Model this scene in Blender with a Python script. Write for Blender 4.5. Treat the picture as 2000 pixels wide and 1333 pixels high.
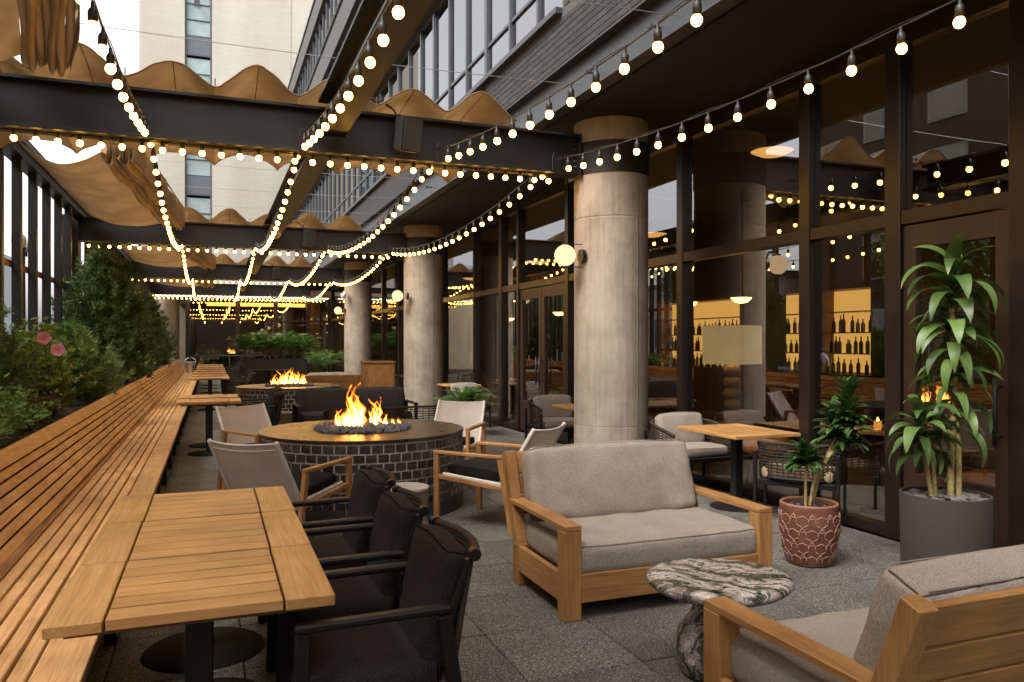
import bpy, bmesh, math, random
import numpy as np
from mathutils import Vector, Matrix, noise as mnoise
R = math.radians
random.seed(7); np.random.seed(7)
S = bpy.context.scene
for o in list(bpy.data.objects): bpy.data.objects.remove(o)
COL = S.collection

# ------------------------------------------------------------------ camera
H = 1.57
cd = bpy.data.cameras.new('camera'); cam = bpy.data.objects.new('camera', cd); COL.objects.link(cam)
cam.location = (0, 0, H); cam.rotation_euler = (R(90), 0, R(-21.1))
cd.sensor_width = 36; cd.lens = 1520/2000*36; cd.clip_start = .05; cd.clip_end = 1500
cd.shift_y = 0.0008
S.camera = cam
# ------------------------------------------------------------------ world, sun, exposure
W = bpy.data.worlds.new('World'); S.world = W; W.use_nodes = True
nt = W.node_tree; nt.nodes.clear()
out = nt.nodes.new('ShaderNodeOutputWorld'); bg = nt.nodes.new('ShaderNodeBackground')
sky = nt.nodes.new('ShaderNodeTexSky'); sky.sky_type = 'NISHITA'; sky.sun_disc = False
SUN_EL, SUN_AZ = 50, 245
sky.sun_elevation = R(SUN_EL); sky.sun_rotation = R(SUN_AZ); sky.dust_density = 4; sky.air_density = 1.0; sky.ozone_density = 1
hs = nt.nodes.new('ShaderNodeHueSaturation'); hs.inputs['Saturation'].default_value = .06; hs.inputs['Value'].default_value = 1.0
nt.links.new(sky.outputs[0], hs.inputs['Color']); nt.links.new(hs.outputs[0], bg.inputs[0])
bg.inputs[1].default_value = .15
nt.links.new(bg.outputs[0], out.inputs[0])
sd = bpy.data.lights.new('sun', 'SUN'); sun = bpy.data.objects.new('sun', sd); COL.objects.link(sun)
sd.energy = 1.1; sd.angle = R(28); sd.color = (1, .90, .76)
# sun direction: sky rotation measured clockwise from +Y
az = R(SUN_AZ); el = R(SUN_EL)
dv = Vector((math.sin(az)*math.cos(el), math.cos(az)*math.cos(el), math.sin(el)))
sun.rotation_euler = dv.to_track_quat('Z', 'Y').to_euler()
S.view_settings.view_transform = 'Standard'; S.view_settings.look = 'None'
S.view_settings.exposure = 1.55; S.view_settings.gamma = 1
S.render.engine = 'CYCLES'
cy = S.cycles; cy.use_denoising = True; cy.max_bounces = 8; cy.diffuse_bounces = 3; cy.glossy_bounces = 4
cy.transparent_max_bounces = 24; cy.transmission_bounces = 6; cy.sample_clamp_indirect = 6; cy.caustics_reflective = False; cy.caustics_refractive = False
try: cy.use_light_tree = True
except Exception: pass

# ------------------------------------------------------------------ materials
MATS = {}
def newmat(name):
    m = bpy.data.materials.new(name); m.use_nodes = True
    n = m.node_tree.nodes; b = n['Principled BSDF']
    return m, m.node_tree, n, m.node_tree.links, b
def ramp(n, stops, interp='LINEAR'):
    r = n.new('ShaderNodeValToRGB'); r.color_ramp.interpolation = interp
    e = r.color_ramp.elements
    while len(e) < len(stops): e.new(.5)
    for k, (p, c) in enumerate(stops):
        e[k].position = p; e[k].color = (*c, 1) if len(c) == 3 else c
    return r
def coords(n, l, scale=(1, 1, 1), rnd=True, kind='Object'):
    tc = n.new('ShaderNodeTexCoord'); mp = n.new('ShaderNodeMapping'); mp.inputs['Scale'].default_value = scale
    l.new(tc.outputs[kind], mp.inputs['Vector'])
    if rnd:
        oi = n.new('ShaderNodeObjectInfo'); mul = n.new('ShaderNodeMath'); mul.operation = 'MULTIPLY'; mul.inputs[1].default_value = 37.0
        l.new(oi.outputs['Random'], mul.inputs[0]); l.new(mul.outputs[0], mp.inputs['Location'])
    return mp
def rnd_val(n, l, col_socket, lo=.85, hi=1.12, satlo=None):
    oi = n.new('ShaderNodeObjectInfo'); mr = n.new('ShaderNodeMapRange'); mr.inputs['To Min'].default_value = lo; mr.inputs['To Max'].default_value = hi
    l.new(oi.outputs['Random'], mr.inputs['Value'])
    h = n.new('ShaderNodeHueSaturation'); l.new(mr.outputs[0], h.inputs['Value']); l.new(col_socket, h.inputs['Color'])
    return h.outputs[0]
def bump(n, l, b, src, strength=.3, dist=.01):
    bp = n.new('ShaderNodeBump'); bp.inputs['Strength'].default_value = strength; bp.inputs['Distance'].default_value = dist
    l.new(src, bp.inputs['Height']); l.new(bp.outputs[0], b.inputs['Normal'])
def plain(name, col, rough=.6, metal=0, nscale=6, var=.12, bumps=.0, rnd=None, spec=.5, bdist=.004):
    if name in MATS: return MATS[name]
    m, t, n, l, b = newmat(name)
    mp = coords(n, l, (1, 1, 1), rnd=True)
    nz = n.new('ShaderNodeTexNoise'); nz.inputs['Scale'].default_value = nscale; nz.inputs['Detail'].default_value = 6; nz.inputs['Roughness'].default_value = .6
    l.new(mp.outputs[0], nz.inputs['Vector'])
    r = ramp(n, [(.3, tuple(c*(1-var) for c in col)), (.7, tuple(min(1, c*(1+var)) for c in col))])
    l.new(nz.outputs[0], r.inputs[0]); src = r.outputs[0]
    if rnd: src = rnd_val(n, l, src, *rnd)
    l.new(src, b.inputs['Base Color'])
    rr = n.new('ShaderNodeMapRange'); rr.inputs['To Min'].default_value = max(.02, rough-.1); rr.inputs['To Max'].default_value = min(1, rough+.1)
    l.new(nz.outputs[0], rr.inputs['Value']); l.new(rr.outputs[0], b.inputs['Roughness'])
    b.inputs['Metallic'].default_value = metal; b.inputs['Specular IOR Level'].default_value = spec
    if bumps: bump(n, l, b, nz.outputs[0], bumps, bdist)
    MATS[name] = m; return m
def wood(axis='X', c1=(.50, .265, .10), c2=(.32, .15, .052), rough=.5, key='teak', rnd=(.82, 1.15)):
    name = key + '_' + axis
    if name in MATS: return MATS[name]
    m, t, n, l, b = newmat(name)
    sc = {'X': (.9, 14, 14), 'Y': (14, .9, 14), 'Z': (14, 14, .9)}[axis]
    mp = coords(n, l, sc)
    nz = n.new('ShaderNodeTexNoise'); nz.inputs['Scale'].default_value = 2.2; nz.inputs['Detail'].default_value = 8; nz.inputs['Roughness'].default_value = .62; nz.inputs['Distortion'].default_value = .5
    l.new(mp.outputs[0], nz.inputs['Vector'])
    sc2 = {'X': (3, 160, 160), 'Y': (160, 3, 160), 'Z': (160, 160, 3)}[axis]
    mp2 = coords(n, l, sc2)
    n2 = n.new('ShaderNodeTexNoise'); n2.inputs['Scale'].default_value = 1.5; n2.inputs['Detail'].default_value = 3
    l.new(mp2.outputs[0], n2.inputs['Vector'])
    r = ramp(n, [(.32, c2), (.5, tuple((a+bb)/2 for a, bb in zip(c1, c2))), (.68, c1)])
    l.new(nz.outputs[0], r.inputs[0])
    r2 = ramp(n, [(.35, (.68, .62, .55)), (.55, (1, 1, 1))]); l.new(n2.outputs[0], r2.inputs[0])
    mx = n.new('ShaderNodeMix'); mx.data_type = 'RGBA'; mx.blend_type = 'MULTIPLY'; mx.inputs[0].default_value = .75
    l.new(r.outputs[0], mx.inputs[6]); l.new(r2.outputs[0], mx.inputs[7])
    mp3 = coords(n, l, (1, 1, 1)); n3 = n.new('ShaderNodeTexNoise'); n3.inputs['Scale'].default_value = 2.7; n3.inputs['Detail'].default_value = 5
    l.new(mp3.outputs[0], n3.inputs['Vector']); r3 = ramp(n, [(.3, (.60, .55, .50)), (.60, (1, 1, 1))]); l.new(n3.outputs[0], r3.inputs[0])
    mx3 = n.new('ShaderNodeMix'); mx3.data_type = 'RGBA'; mx3.blend_type = 'MULTIPLY'; mx3.inputs[0].default_value = .8
    l.new(mx.outputs[2], mx3.inputs[6]); l.new(r3.outputs[0], mx3.inputs[7])
    l.new(rnd_val(n, l, mx3.outputs[2], *rnd), b.inputs['Base Color'])
    b.inputs['Roughness'].default_value = rough
    bump(n, l, b, n2.outputs[0], .25, .002)
    MATS[name] = m; return m
def fabric(name, c1, c2, scale=1.0, rough=.95, stretch=(1, 1, 2.4), thin=0):
    if name in MATS: return MATS[name]
    m, t, n, l, b = newmat(name)
    mp = coords(n, l, tuple(180*scale/s for s in stretch))
    nz = n.new('ShaderNodeTexNoise'); nz.inputs['Scale'].default_value = 1.6; nz.inputs['Detail'].default_value = 4; nz.inputs['Roughness'].default_value = .7
    l.new(mp.outputs[0], nz.inputs['Vector'])
    r = ramp(n, [(.36, c2), (.64, c1)]); l.new(nz.outputs[0], r.inputs[0])
    mp3 = coords(n, l, (1, 1, 1)); n3 = n.new('ShaderNodeTexNoise'); n3.inputs['Scale'].default_value = 5; n3.inputs['Detail'].default_value = 5
    l.new(mp3.outputs[0], n3.inputs['Vector']); r3 = ramp(n, [(.3, (.82, .82, .82)), (.7, (1, 1, 1))]); l.new(n3.outputs[0], r3.inputs[0])
    mx = n.new('ShaderNodeMix'); mx.data_type = 'RGBA'; mx.blend_type = 'MULTIPLY'; mx.inputs[0].default_value = 1
    l.new(r.outputs[0], mx.inputs[6]); l.new(r3.outputs[0], mx.inputs[7])
    l.new(mx.outputs[2], b.inputs['Base Color'])
    b.inputs['Roughness'].default_value = rough; b.inputs['Specular IOR Level'].default_value = .12
    ad = n.new('ShaderNodeMath'); ad.operation = 'ADD'; l.new(nz.outputs[0], ad.inputs[0]); l.new(n3.outputs[0], ad.inputs[1])
    bump(n, l, b, ad.outputs[0], .5, .004)
    if thin:
        tl = n.new('ShaderNodeBsdfTranslucent'); l.new(mx.outputs[2], tl.inputs[0]); ms = n.new('ShaderNodeMixShader'); ms.inputs[0].default_value = thin
        l.new(b.outputs[0], ms.inputs[1]); l.new(tl.outputs[0], ms.inputs[2]); l.new(ms.outputs[0], n['Material Output'].inputs[0])
    MATS[name] = m; return m
def emis(name, col, s):
    if name in MATS: return MATS[name]
    m = bpy.data.materials.new(name); m.use_nodes = True; n = m.node_tree.nodes; n.clear()
    o = n.new('ShaderNodeOutputMaterial'); e = n.new('ShaderNodeEmission'); e.inputs[0].default_value = (*col, 1); e.inputs[1].default_value = s
    m.node_tree.links.new(e.outputs[0], o.inputs[0]); MATS[name] = m; return m
def glass_mat(name='pane_glass', tint=(.62, .60, .55), ior=1.75, rough=.0):
    if name in MATS: return MATS[name]
    m = bpy.data.materials.new(name); m.use_nodes = True; n = m.node_tree.nodes; l = m.node_tree.links; n.clear()
    o = n.new('ShaderNodeOutputMaterial'); t = n.new('ShaderNodeBsdfTransparent'); t.inputs[0].default_value = (*tint, 1)
    g = n.new('ShaderNodeBsdfGlossy'); g.inputs['Roughness'].default_value = rough; g.inputs[0].default_value = (.97, .97, 1, 1)
    f = n.new('ShaderNodeFresnel'); f.inputs[0].default_value = ior
    ge = n.new('ShaderNodeNewGeometry'); ib = n.new('ShaderNodeMath'); ib.operation = 'SUBTRACT'; ib.inputs[0].default_value = 1; l.new(ge.outputs['Backfacing'], ib.inputs[1]); fm = n.new('ShaderNodeMath'); fm.operation = 'MULTIPLY'; l.new(ib.outputs[0], fm.inputs[0]); l.new(f.outputs[0], fm.inputs[1])
    mx = n.new('ShaderNodeMixShader'); l.new(fm.outputs[0], mx.inputs[0]); l.new(t.outputs[0], mx.inputs[1]); l.new(g.outputs[0], mx.inputs[2]); l.new(mx.outputs[0], o.inputs[0])
    tc = coords(n, l, (.5, .5, .5)); nz = n.new('ShaderNodeTexNoise'); nz.inputs['Scale'].default_value = 1.2; nz.inputs['Detail'].default_value = 1
    l.new(tc.outputs[0], nz.inputs['Vector']); bp = n.new('ShaderNodeBump'); bp.inputs['Strength'].default_value = .035; bp.inputs['Distance'].default_value = .05
    l.new(nz.outputs[0], bp.inputs['Height']); l.new(bp.outputs[0], g.inputs['Normal'])
    MATS[name] = m; return m
def steel(): return plain('dark_painted_steel', (.012, .011, .0115), .45, 0, 5, .2, .08, spec=.4)
def bronze(): return plain('dark_bronze_frame', (.016, .010, .008), .36, .2, 4, .2, .05)
def paver_mat():
    if 'paver' in MATS: return MATS['paver']
    m, t, n, l, b = newmat('granular_paver')
    mp = coords(n, l, (1, 1, 1))
    n1 = n.new('ShaderNodeTexNoise'); n1.inputs['Scale'].default_value = 110; n1.inputs['Detail'].default_value = 4; n1.inputs['Roughness'].default_value = .8; l.new(mp.outputs[0], n1.inputs['Vector'])
    r = ramp(n, [(.40, (.035, .034, .030)), (.50, (.105, .102, .09)), (.56, (.21, .205, .18)), (.63, (.46, .44, .39))]); l.new(n1.outputs[0], r.inputs[0])
    n2 = n.new('ShaderNodeTexNoise'); n2.inputs['Scale'].default_value = 2.5; n2.inputs['Detail'].default_value = 7; l.new(mp.outputs[0], n2.inputs['Vector'])
    r2 = ramp(n, [(.34, (.66, .65, .64)), (.62, (1.0, .99, .97))]); l.new(n2.outputs[0], r2.inputs[0])
    mx = n.new('ShaderNodeMix'); mx.data_type = 'RGBA'; mx.blend_type = 'MULTIPLY'; mx.inputs[0].default_value = 1
    l.new(r.outputs[0], mx.inputs[6]); l.new(r2.outputs[0], mx.inputs[7]); l.new(rnd_val(n, l, mx.outputs[2], .94, 1.06), b.inputs['Base Color'])
    b.inputs['Roughness'].default_value = .72
    bump(n, l, b, n1.outputs[0], .6, .004); MATS['paver'] = m; return m
def concrete(name='board_concrete', col=(.40, .37, .32), vert=True):
    if name in MATS: return MATS[name]
    m, t, n, l, b = newmat(name)
    mp = coords(n, l, (26, 26, .9) if vert else (3, 3, 3)); n1 = n.new('ShaderNodeTexNoise'); n1.inputs['Scale'].default_value = 1.2; n1.inputs['Detail'].default_value = 8; n1.inputs['Roughness'].default_value = .7; l.new(mp.outputs[0], n1.inputs['Vector'])
    mp2 = coords(n, l, (1, 1, 1)); n2 = n.new('ShaderNodeTexNoise'); n2.inputs['Scale'].default_value = 3; n2.inputs['Detail'].default_value = 9; n2.inputs['Roughness'].default_value = .65; l.new(mp2.outputs[0], n2.inputs['Vector'])
    r = ramp(n, [(.3, tuple(c*.66 for c in col)), (.7, col)]); l.new(n1.outputs[0], r.inputs[0])
    r2 = ramp(n, [(.3, (.66, .64, .62)), (.6, (1, 1, 1))]); l.new(n2.outputs[0], r2.inputs[0])
    vo = n.new('ShaderNodeTexVoronoi'); vo.inputs['Scale'].default_value = 9; l.new(mp2.outputs[0], vo.inputs['Vector'])
    r3 = ramp(n, [(.035, (.3, .28, .26)), (.06, (1, 1, 1))]); l.new(vo.outputs['Distance'], r3.inputs[0])
    a = n.new('ShaderNodeMix'); a.data_type = 'RGBA'; a.blend_type = 'MULTIPLY'; a.inputs[0].default_value = 1; l.new(r.outputs[0], a.inputs[6]); l.new(r2.outputs[0], a.inputs[7])
    c = n.new('ShaderNodeMix'); c.data_type = 'RGBA'; c.blend_type = 'MULTIPLY'; c.inputs[0].default_value = .8; l.new(a.outputs[2], c.inputs[6]); l.new(r3.outputs[0], c.inputs[7])
    l.new(c.outputs[2], b.inputs['Base Color']); b.inputs['Roughness'].default_value = .85
    bump(n, l, b, n1.outputs[0], .35, .01); MATS[name] = m; return m
def marble():
    if 'marble' in MATS: return MATS['marble']
    m, t, n, l, b = newmat('veined_marble')
    mp = coords(n, l, (1, 1, 1), rnd=False); mp.inputs['Rotation'].default_value = (.25, .35, .45)
    w = n.new('ShaderNodeTexWave'); w.wave_type = 'BANDS'; w.bands_direction = 'Y'; w.inputs['Scale'].default_value = 2.0; w.inputs['Distortion'].default_value = 11; w.inputs['Detail'].default_value = 6; w.inputs['Detail Scale'].default_value = 1.35; w.inputs['Detail Roughness'].default_value = .62
    l.new(mp.outputs[0], w.inputs['Vector'])
    mp2 = coords(n, l, (2.5, 6, 5), rnd=False); n2 = n.new('ShaderNodeTexNoise'); n2.inputs['Scale'].default_value = 2; n2.inputs['Detail'].default_value = 8; n2.inputs['Distortion'].default_value = 2.5; l.new(mp2.outputs[0], n2.inputs['Vector'])
    r = ramp(n, [(.0, (.06, .068, .05)), (.10, (.12, .12, .10)), (.16, (.38, .33, .30)), (.34, (.22, .165, .15)), (.46, (.55, .50, .46)), (.6, (.30, .24, .22)), (.72, (.70, .67, .64)), (.84, (.36, .31, .28)), (.93, (.66, .63, .6)), (1, (.10, .10, .08))])
    l.new(w.outputs[1], r.inputs[0]); r2 = ramp(n, [(.40, (.16, .17, .14)), (.455, (1, 1, 1)), (.56, (1, 1, 1)), (.60, (.62, .55, .5))]); l.new(n2.outputs[0], r2.inputs[0])
    mx = n.new('ShaderNodeMix'); mx.data_type = 'RGBA'; mx.blend_type = 'MULTIPLY'; mx.inputs[0].default_value = .9; l.new(r.outputs[0], mx.inputs[6]); l.new(r2.outputs[0], mx.inputs[7])
    l.new(mx.outputs[2], b.inputs['Base Color']); b.inputs['Roughness'].default_value = .25
    MATS['marble'] = m; return m
def leafmat(name, c1, c2, rough=.4, rnd=(.7, 1.3), tr=.25):
    if name in MATS: return MATS[name]
    m, t, n, l, b = newmat(name)
    mp = coords(n, l, (1, 1, 1)); nz = n.new('ShaderNodeTexNoise'); nz.inputs['Scale'].default_value = 3; nz.inputs['Detail'].default_value = 6; l.new(mp.outputs[0], nz.inputs['Vector'])
    r = ramp(n, [(.3, c2), (.7, c1)]); l.new(nz.outputs[0], r.inputs[0]); src = rnd_val(n, l, r.outputs[0], *rnd)
    l.new(src, b.inputs['Base Color']); b.inputs['Roughness'].default_value = rough
    tl = n.new('ShaderNodeBsdfTranslucent'); l.new(src, tl.inputs[0]); mx = n.new('ShaderNodeMixShader'); mx.inputs[0].default_value = tr
    o = n['Material Output']; l.new(b.outputs[0], mx.inputs[1]); l.new(tl.outputs[0], mx.inputs[2]); l.new(mx.outputs[0], o.inputs[0])
    MATS[name] = m; return m
def canvas_mat():
    if 'canvas' in MATS: return MATS['canvas']
    m, t, n, l, b = newmat('tan_canvas')
    mp = coords(n, l, (1, 1, 1), rnd=False); nz = n.new('ShaderNodeTexNoise'); nz.inputs['Scale'].default_value = 2.5; nz.inputs['Detail'].default_value = 6; l.new(mp.outputs[0], nz.inputs['Vector'])
    n2 = n.new('ShaderNodeTexNoise'); n2.inputs['Scale'].default_value = 90; n2.inputs['Detail'].default_value = 3; l.new(mp.outputs[0], n2.inputs['Vector'])
    r = ramp(n, [(.3, (.50, .375, .235)), (.7, (.70, .545, .365))]); l.new(nz.outputs[0], r.inputs[0]); l.new(r.outputs[0], b.inputs['Base Color'])
    b.inputs['Roughness'].default_value = .9; tl = n.new('ShaderNodeBsdfTranslucent'); l.new(r.outputs[0], tl.inputs[0]); mx = n.new('ShaderNodeMixShader'); mx.inputs[0].default_value = .4
    l.new(b.outputs[0], mx.inputs[1]); l.new(tl.outputs[0], mx.inputs[2]); l.new(mx.outputs[0], n['Material Output'].inputs[0])
    bump(n, l, b, n2.outputs[0], .3, .002); MATS['canvas'] = m; return m

# ------------------------------------------------------------------ geometry helpers
class MB:
    def __init__(s): s.v = []; s.f = []
    def add(s, vs, fs):
        k = len(s.v); s.v += [tuple(v) for v in vs]; s.f += [tuple(i+k for i in f) for f in fs]; return s
    def box(s, c, d, rot=None):
        hx, hy, hz = d[0]/2, d[1]/2, d[2]/2
        vs = [Vector((x*hx, y*hy, z*hz)) for x in (-1, 1) for y in (-1, 1) for z in (-1, 1)]
        if rot is not None: vs = [rot @ v for v in vs]
        vs = [v+Vector(c) for v in vs]
        return s.add(vs, [(0, 1, 3, 2), (4, 6, 7, 5), (0, 4, 5, 1), (2, 3, 7, 6), (0, 2, 6, 4), (1, 5, 7, 3)])
    def b2(s, a, b):   # box by corners
        return s.box([(a[i]+b[i])/2 for i in range(3)], [abs(b[i]-a[i]) for i in range(3)])
    def bar(s, p, q, w, d, up=(0, 0, 1)):   # rectangular bar from p to q; w across, d along up-ish
        p = Vector(p); q = Vector(q); z = (q-p); L = z.length; z.normalize(); up = Vector(up)
        x = z.cross(up)
        if x.length < 1e-4: x = z.cross(Vector((0, 1, 0)))
        x.normalize(); y = x.cross(z).normalized()
        M = Matrix((x, y, z)).transposed()
        return s.box((p+q)/2, (w, d, L), M)
    def tube(s, pts, r, n=8, cap=True):
        pts = [Vector(p) for p in pts]; rs = r if isinstance(r, (list, tuple)) else [r]*len(pts)
        k = len(s.v); last = None
        for i, p in enumerate(pts):
            t = (pts[min(i+1, len(pts)-1)]-pts[max(i-1, 0)]).normalized()
            if last is None:
                a = t.cross(Vector((0, 0, 1)));
                if a.length < .05: a = t.cross(Vector((1, 0, 0)))
            else: a = last-t*last.dot(t)
            a.normalize(); last = a; b = t.cross(a)
            for j in range(n):
                th = 2*math.pi*j/n; s.v.append(tuple(p+(a*math.cos(th)+b*math.sin(th))*rs[i]))
        for i in range(len(pts)-1):
            for j in range(n):
                s.f.append((k+i*n+j, k+i*n+(j+1) % n, k+(i+1)*n+(j+1) % n, k+(i+1)*n+j))
        if cap:
            s.f.append(tuple(k+j for j in range(n))[::-1]); s.f.append(tuple(k+(len(pts)-1)*n+j for j in range(n)))
        return s
    def lathe(s, prof, n=32, c=(0, 0, 0), wob=0, sy=1):
        k = len(s.v)
        for (r, z) in prof:
            for j in range(n):
                th = 2*math.pi*j/n; rr = r*(1+wob*math.sin(3*th+.7)+wob*.6*math.sin(2*th))
                s.v.append((c[0]+rr*math.cos(th), c[1]+rr*math.sin(th)*sy, c[2]+z))
        for i in range(len(prof)-1):
            for j in range(n):
                s.f.append((k+i*n+j, k+i*n+(j+1) % n, k+(i+1)*n+(j+1) % n, k+(i+1)*n+j))
        s.f.append(tuple(k+j for j in range(n))[::-1]); s.f.append(tuple(k+(len(prof)-1)*n+j for j in range(n)))
        return s
    def grid(s, fn, nu, nv):
        k = len(s.v)
        for i in range(nu+1):
            for j in range(nv+1): s.v.append(tuple(fn(i/nu, j/nv)))
        for i in range(nu):
            for j in range(nv):
                a = k+i*(nv+1)+j; s.f.append((a, a+nv+1, a+nv+2, a+1))
        return s
    def mesh(s, name, mat, smooth=False, bevel=0, seg=1, angle=None, recalc=False):
        me = bpy.data.meshes.new(name); me.from_pydata(s.v, [], s.f); me.update()
        if bevel or recalc:
            bm = bmesh.new(); bm.from_mesh(me)
            if recalc: bmesh.ops.recalc_face_normals(bm, faces=bm.faces)
            if bevel: bmesh.ops.bevel(bm, geom=[e for e in bm.edges if len(e.link_faces) == 2 and e.calc_face_angle(0) > .6], offset=bevel, segments=seg, affect='EDGES', clamp_overlap=True)
            bm.to_mesh(me); bm.free()
        if mat: me.materials.append(mat)
        if smooth:
            me.polygons.foreach_set('use_smooth', [True]*len(me.polygons))
            if angle: me.set_sharp_from_angle(angle=angle)
        return me
    def build(s, name, mat, parent=None, loc=(0, 0, 0), **kw):
        return link(name, s.mesh(name, mat, **kw), parent, loc)
def link(name, me, parent=None, loc=(0, 0, 0), rot=(0, 0, 0), scale=None):
    o = bpy.data.objects.new(name, me); COL.objects.link(o); o.location = loc; o.rotation_euler = rot
    if scale: o.scale = scale
    if parent: o.parent = parent
    return o
def tag(o, label=None, cat=None, group=None, kind=None):
    if label: o['label'] = label
    if cat: o['category'] = cat
    if group: o['group'] = group
    if kind: o['kind'] = kind
    return o
def thing(name, label, cat, loc=(0, 0, 0), rz=0, group=None):
    o = bpy.data.objects.new(name, None); COL.objects.link(o); o.empty_display_size = .2
    o.location = loc; o.rotation_euler = (0, 0, rz); return tag(o, label, cat, group)
def dup(src, loc, rz=0, label=None, scale=None):
    def cp(o, par):
        c = o.copy(); COL.objects.link(c)
        if par: c.parent = par
        for ch in o.children: cp(ch, c)
        return c
    r = cp(src, None); r.location = loc; r.rotation_euler = (0, 0, rz)
    if label: r['label'] = label
    if scale: r.scale = scale
    return r
def face(fx, fy): return math.atan2(-fx, fy)      # rotz so that local +Y looks along (fx,fy)
def cushion_mb(sx, sy, sz, puff=.04, p=5.0, wr=.006, seed=0, n=(18, 14, 6)):
    """rounded, stuffed cushion centred on the origin"""
    mb = MB(); V = {}; key = {}
    nx, ny, nz = n
    def pt(u, v, w):
        hx, hy, hz = sx/2, sy/2, sz/2; r = min(hx, hy, hz)*.62
        P = Vector((u*hx, v*hy, w*hz)); I = Vector((max(-hx+r, min(hx-r, P.x)), max(-hy+r, min(hy-r, P.y)), max(-hz+r, min(hz-r, P.z)))); d = P-I
        if d.length > 1e-9: P = I+d.normalized()*min(r, d.length*1.0 if sum(abs(c) > 1e-9 for c in d) == 1 else r)
        x, y, z = P; z += puff*(1-u*u)*(1-v*v)*w; x -= .012*(1-v*v)*0; e = .018*(u*u*v*v); x -= math.copysign(e, x); y -= math.copysign(e, y)
        q = mnoise.noise(Vector((x*7+seed, y*7, z*7)))*wr+mnoise.noise(Vector((x*18+seed, y*18, z*18)))*wr*.35
        return (x+q, y+q*.6, z+q)
    def face_grid(ax, sgn):
        na, nb = {0: (ny, nz), 1: (nx, nz), 2: (nx, ny)}[ax]
        idx = {}
        for i in range(na+1):
            for j in range(nb+1):
                a = -1+2*i/na; b = -1+2*j/nb
                a = math.sin(a*math.pi/2)*.5+a*.5; b = math.sin(b*math.pi/2)*.5+b*.5
                c = {0: (sgn, a, b), 1: (a, sgn, b), 2: (a, b, sgn)}[ax]
                kk = tuple(round(t, 5) for t in c)
                if kk not in key: key[kk] = len(mb.v); mb.v.append(pt(*c))
                idx[i, j] = key[kk]
        for i in range(na):
            for j in range(nb):
                f = (idx[i, j], idx[i+1, j], idx[i+1, j+1], idx[i, j+1])
                mb.f.append(f if sgn > 0 else f[::-1])
    for ax in range(3):
        for sgn in (-1, 1): face_grid(ax, sgn)
    return mb
def xform(mb, M):
    mb.v = [tuple(M @ Vector(v)) for v in mb.v]; return mb
def RX(a): return Matrix.Rotation(a, 4, 'X')
def T(*a): return Matrix.Translation(a)

# ================================================================== SETTING
tag(MB().add([(-400, -300, -.12), (400, -300, -.12), (400, 500, -.12), (-400, 500, -.12)], [(0, 1, 2, 3)]).build('ground', plain('asphalt', (.06, .06, .062), .85, 0, 3, .2, .2)), 'grey asphalt ground around the terrace', kind='structure')
tag(MB().b2((-5.2, -20, -.115), (-2.75, 80, -.01)).build('sidewalk', concrete('sidewalk_concrete', (.36, .35, .33), False)), 'pale pavement beyond the terrace screen', kind='structure')
tag(MB().b2((-19.6, -20, -.115), (-16.2, 90, .0)).build('far_sidewalk', concrete('sidewalk_concrete', (.36, .35, .33), False)), kind='structure')
# terrace floor: slab + pavers
floor = tag(MB().b2((-2.7, -7, -.11), (5.0, 38.5, -.018)).build('terrace_floor', plain('joint_dark', (.05, .048, .044), .9)), 'dark terrace floor of granular pavers', kind='structure')
PS = .61
pm = MB().b2((0, 0, -.03), (PS-.006, PS-.006, 0)).mesh('paver', paver_mat(), bevel=.003)
cells = []
x = -.42
xs = [-.46+PS*i for i in range(-1, 9)]
ys = [.9+PS*j for j in range(-10, 61)]
rest = MB()
cells = [(x, y) for x in xs for y in ys]
near = sorted([c for c in cells if c[1] > .8], key=lambda c: c[1])[:296]
ns = set(near)
for (x, y) in near:
    o = link('paver', pm, floor, (x, y, random.uniform(-.0015, .0015)), (random.uniform(-.002, .002), random.uniform(-.002, .002), 0))
for (x, y) in cells:
    if (x, y) not in ns: rest.b2((x, y, -.03), (x+PS-.006, y+PS-.006, random.uniform(-.0015, .0015)))
tag(rest.build('pavers', paver_mat(), floor), kind='stuff')

# soffit and fascia of the restaurant building
tag(MB().b2((3.66, -7, 4.06), (13.4, 40, 4.12)).build('ceiling', plain('soffit_dark', (.0035, .003, .003), .7, 0, 3, .2)), 'black soffit above the columns', kind='structure')
fb = thing('fascia_beam', 'long grey steel channel edge along the soffit under the dark brick wall', 'beam', (0, 0, 0))
stg = plain('grey_painted_steel', (.05, .052, .058), .45, 0, 4, .15, .06)
for (a, b) in [((3.60, -7, 4.1), (3.64, 36, 4.52)), ((3.50, -7, 4.085), (3.655, 36, 4.099)), ((3.50, -7, 4.521), (3.655, 36, 4.537))]:
    MB().b2(a, b).build('flange' if b[2]-a[2] < .1 else 'web', stg, fb, bevel=.002)
for y in (1.5, 5.78, 5.2, 7.0, 9.6, 11.5, 13.2, 15):
    MB().tube([(3.6, y, 4.27), (3.5, y, 4.27)], .012).tube([(3.49, y, 4.25), (3.49, y, 4.29)], .02).build('bracket', stg, fb)

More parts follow.
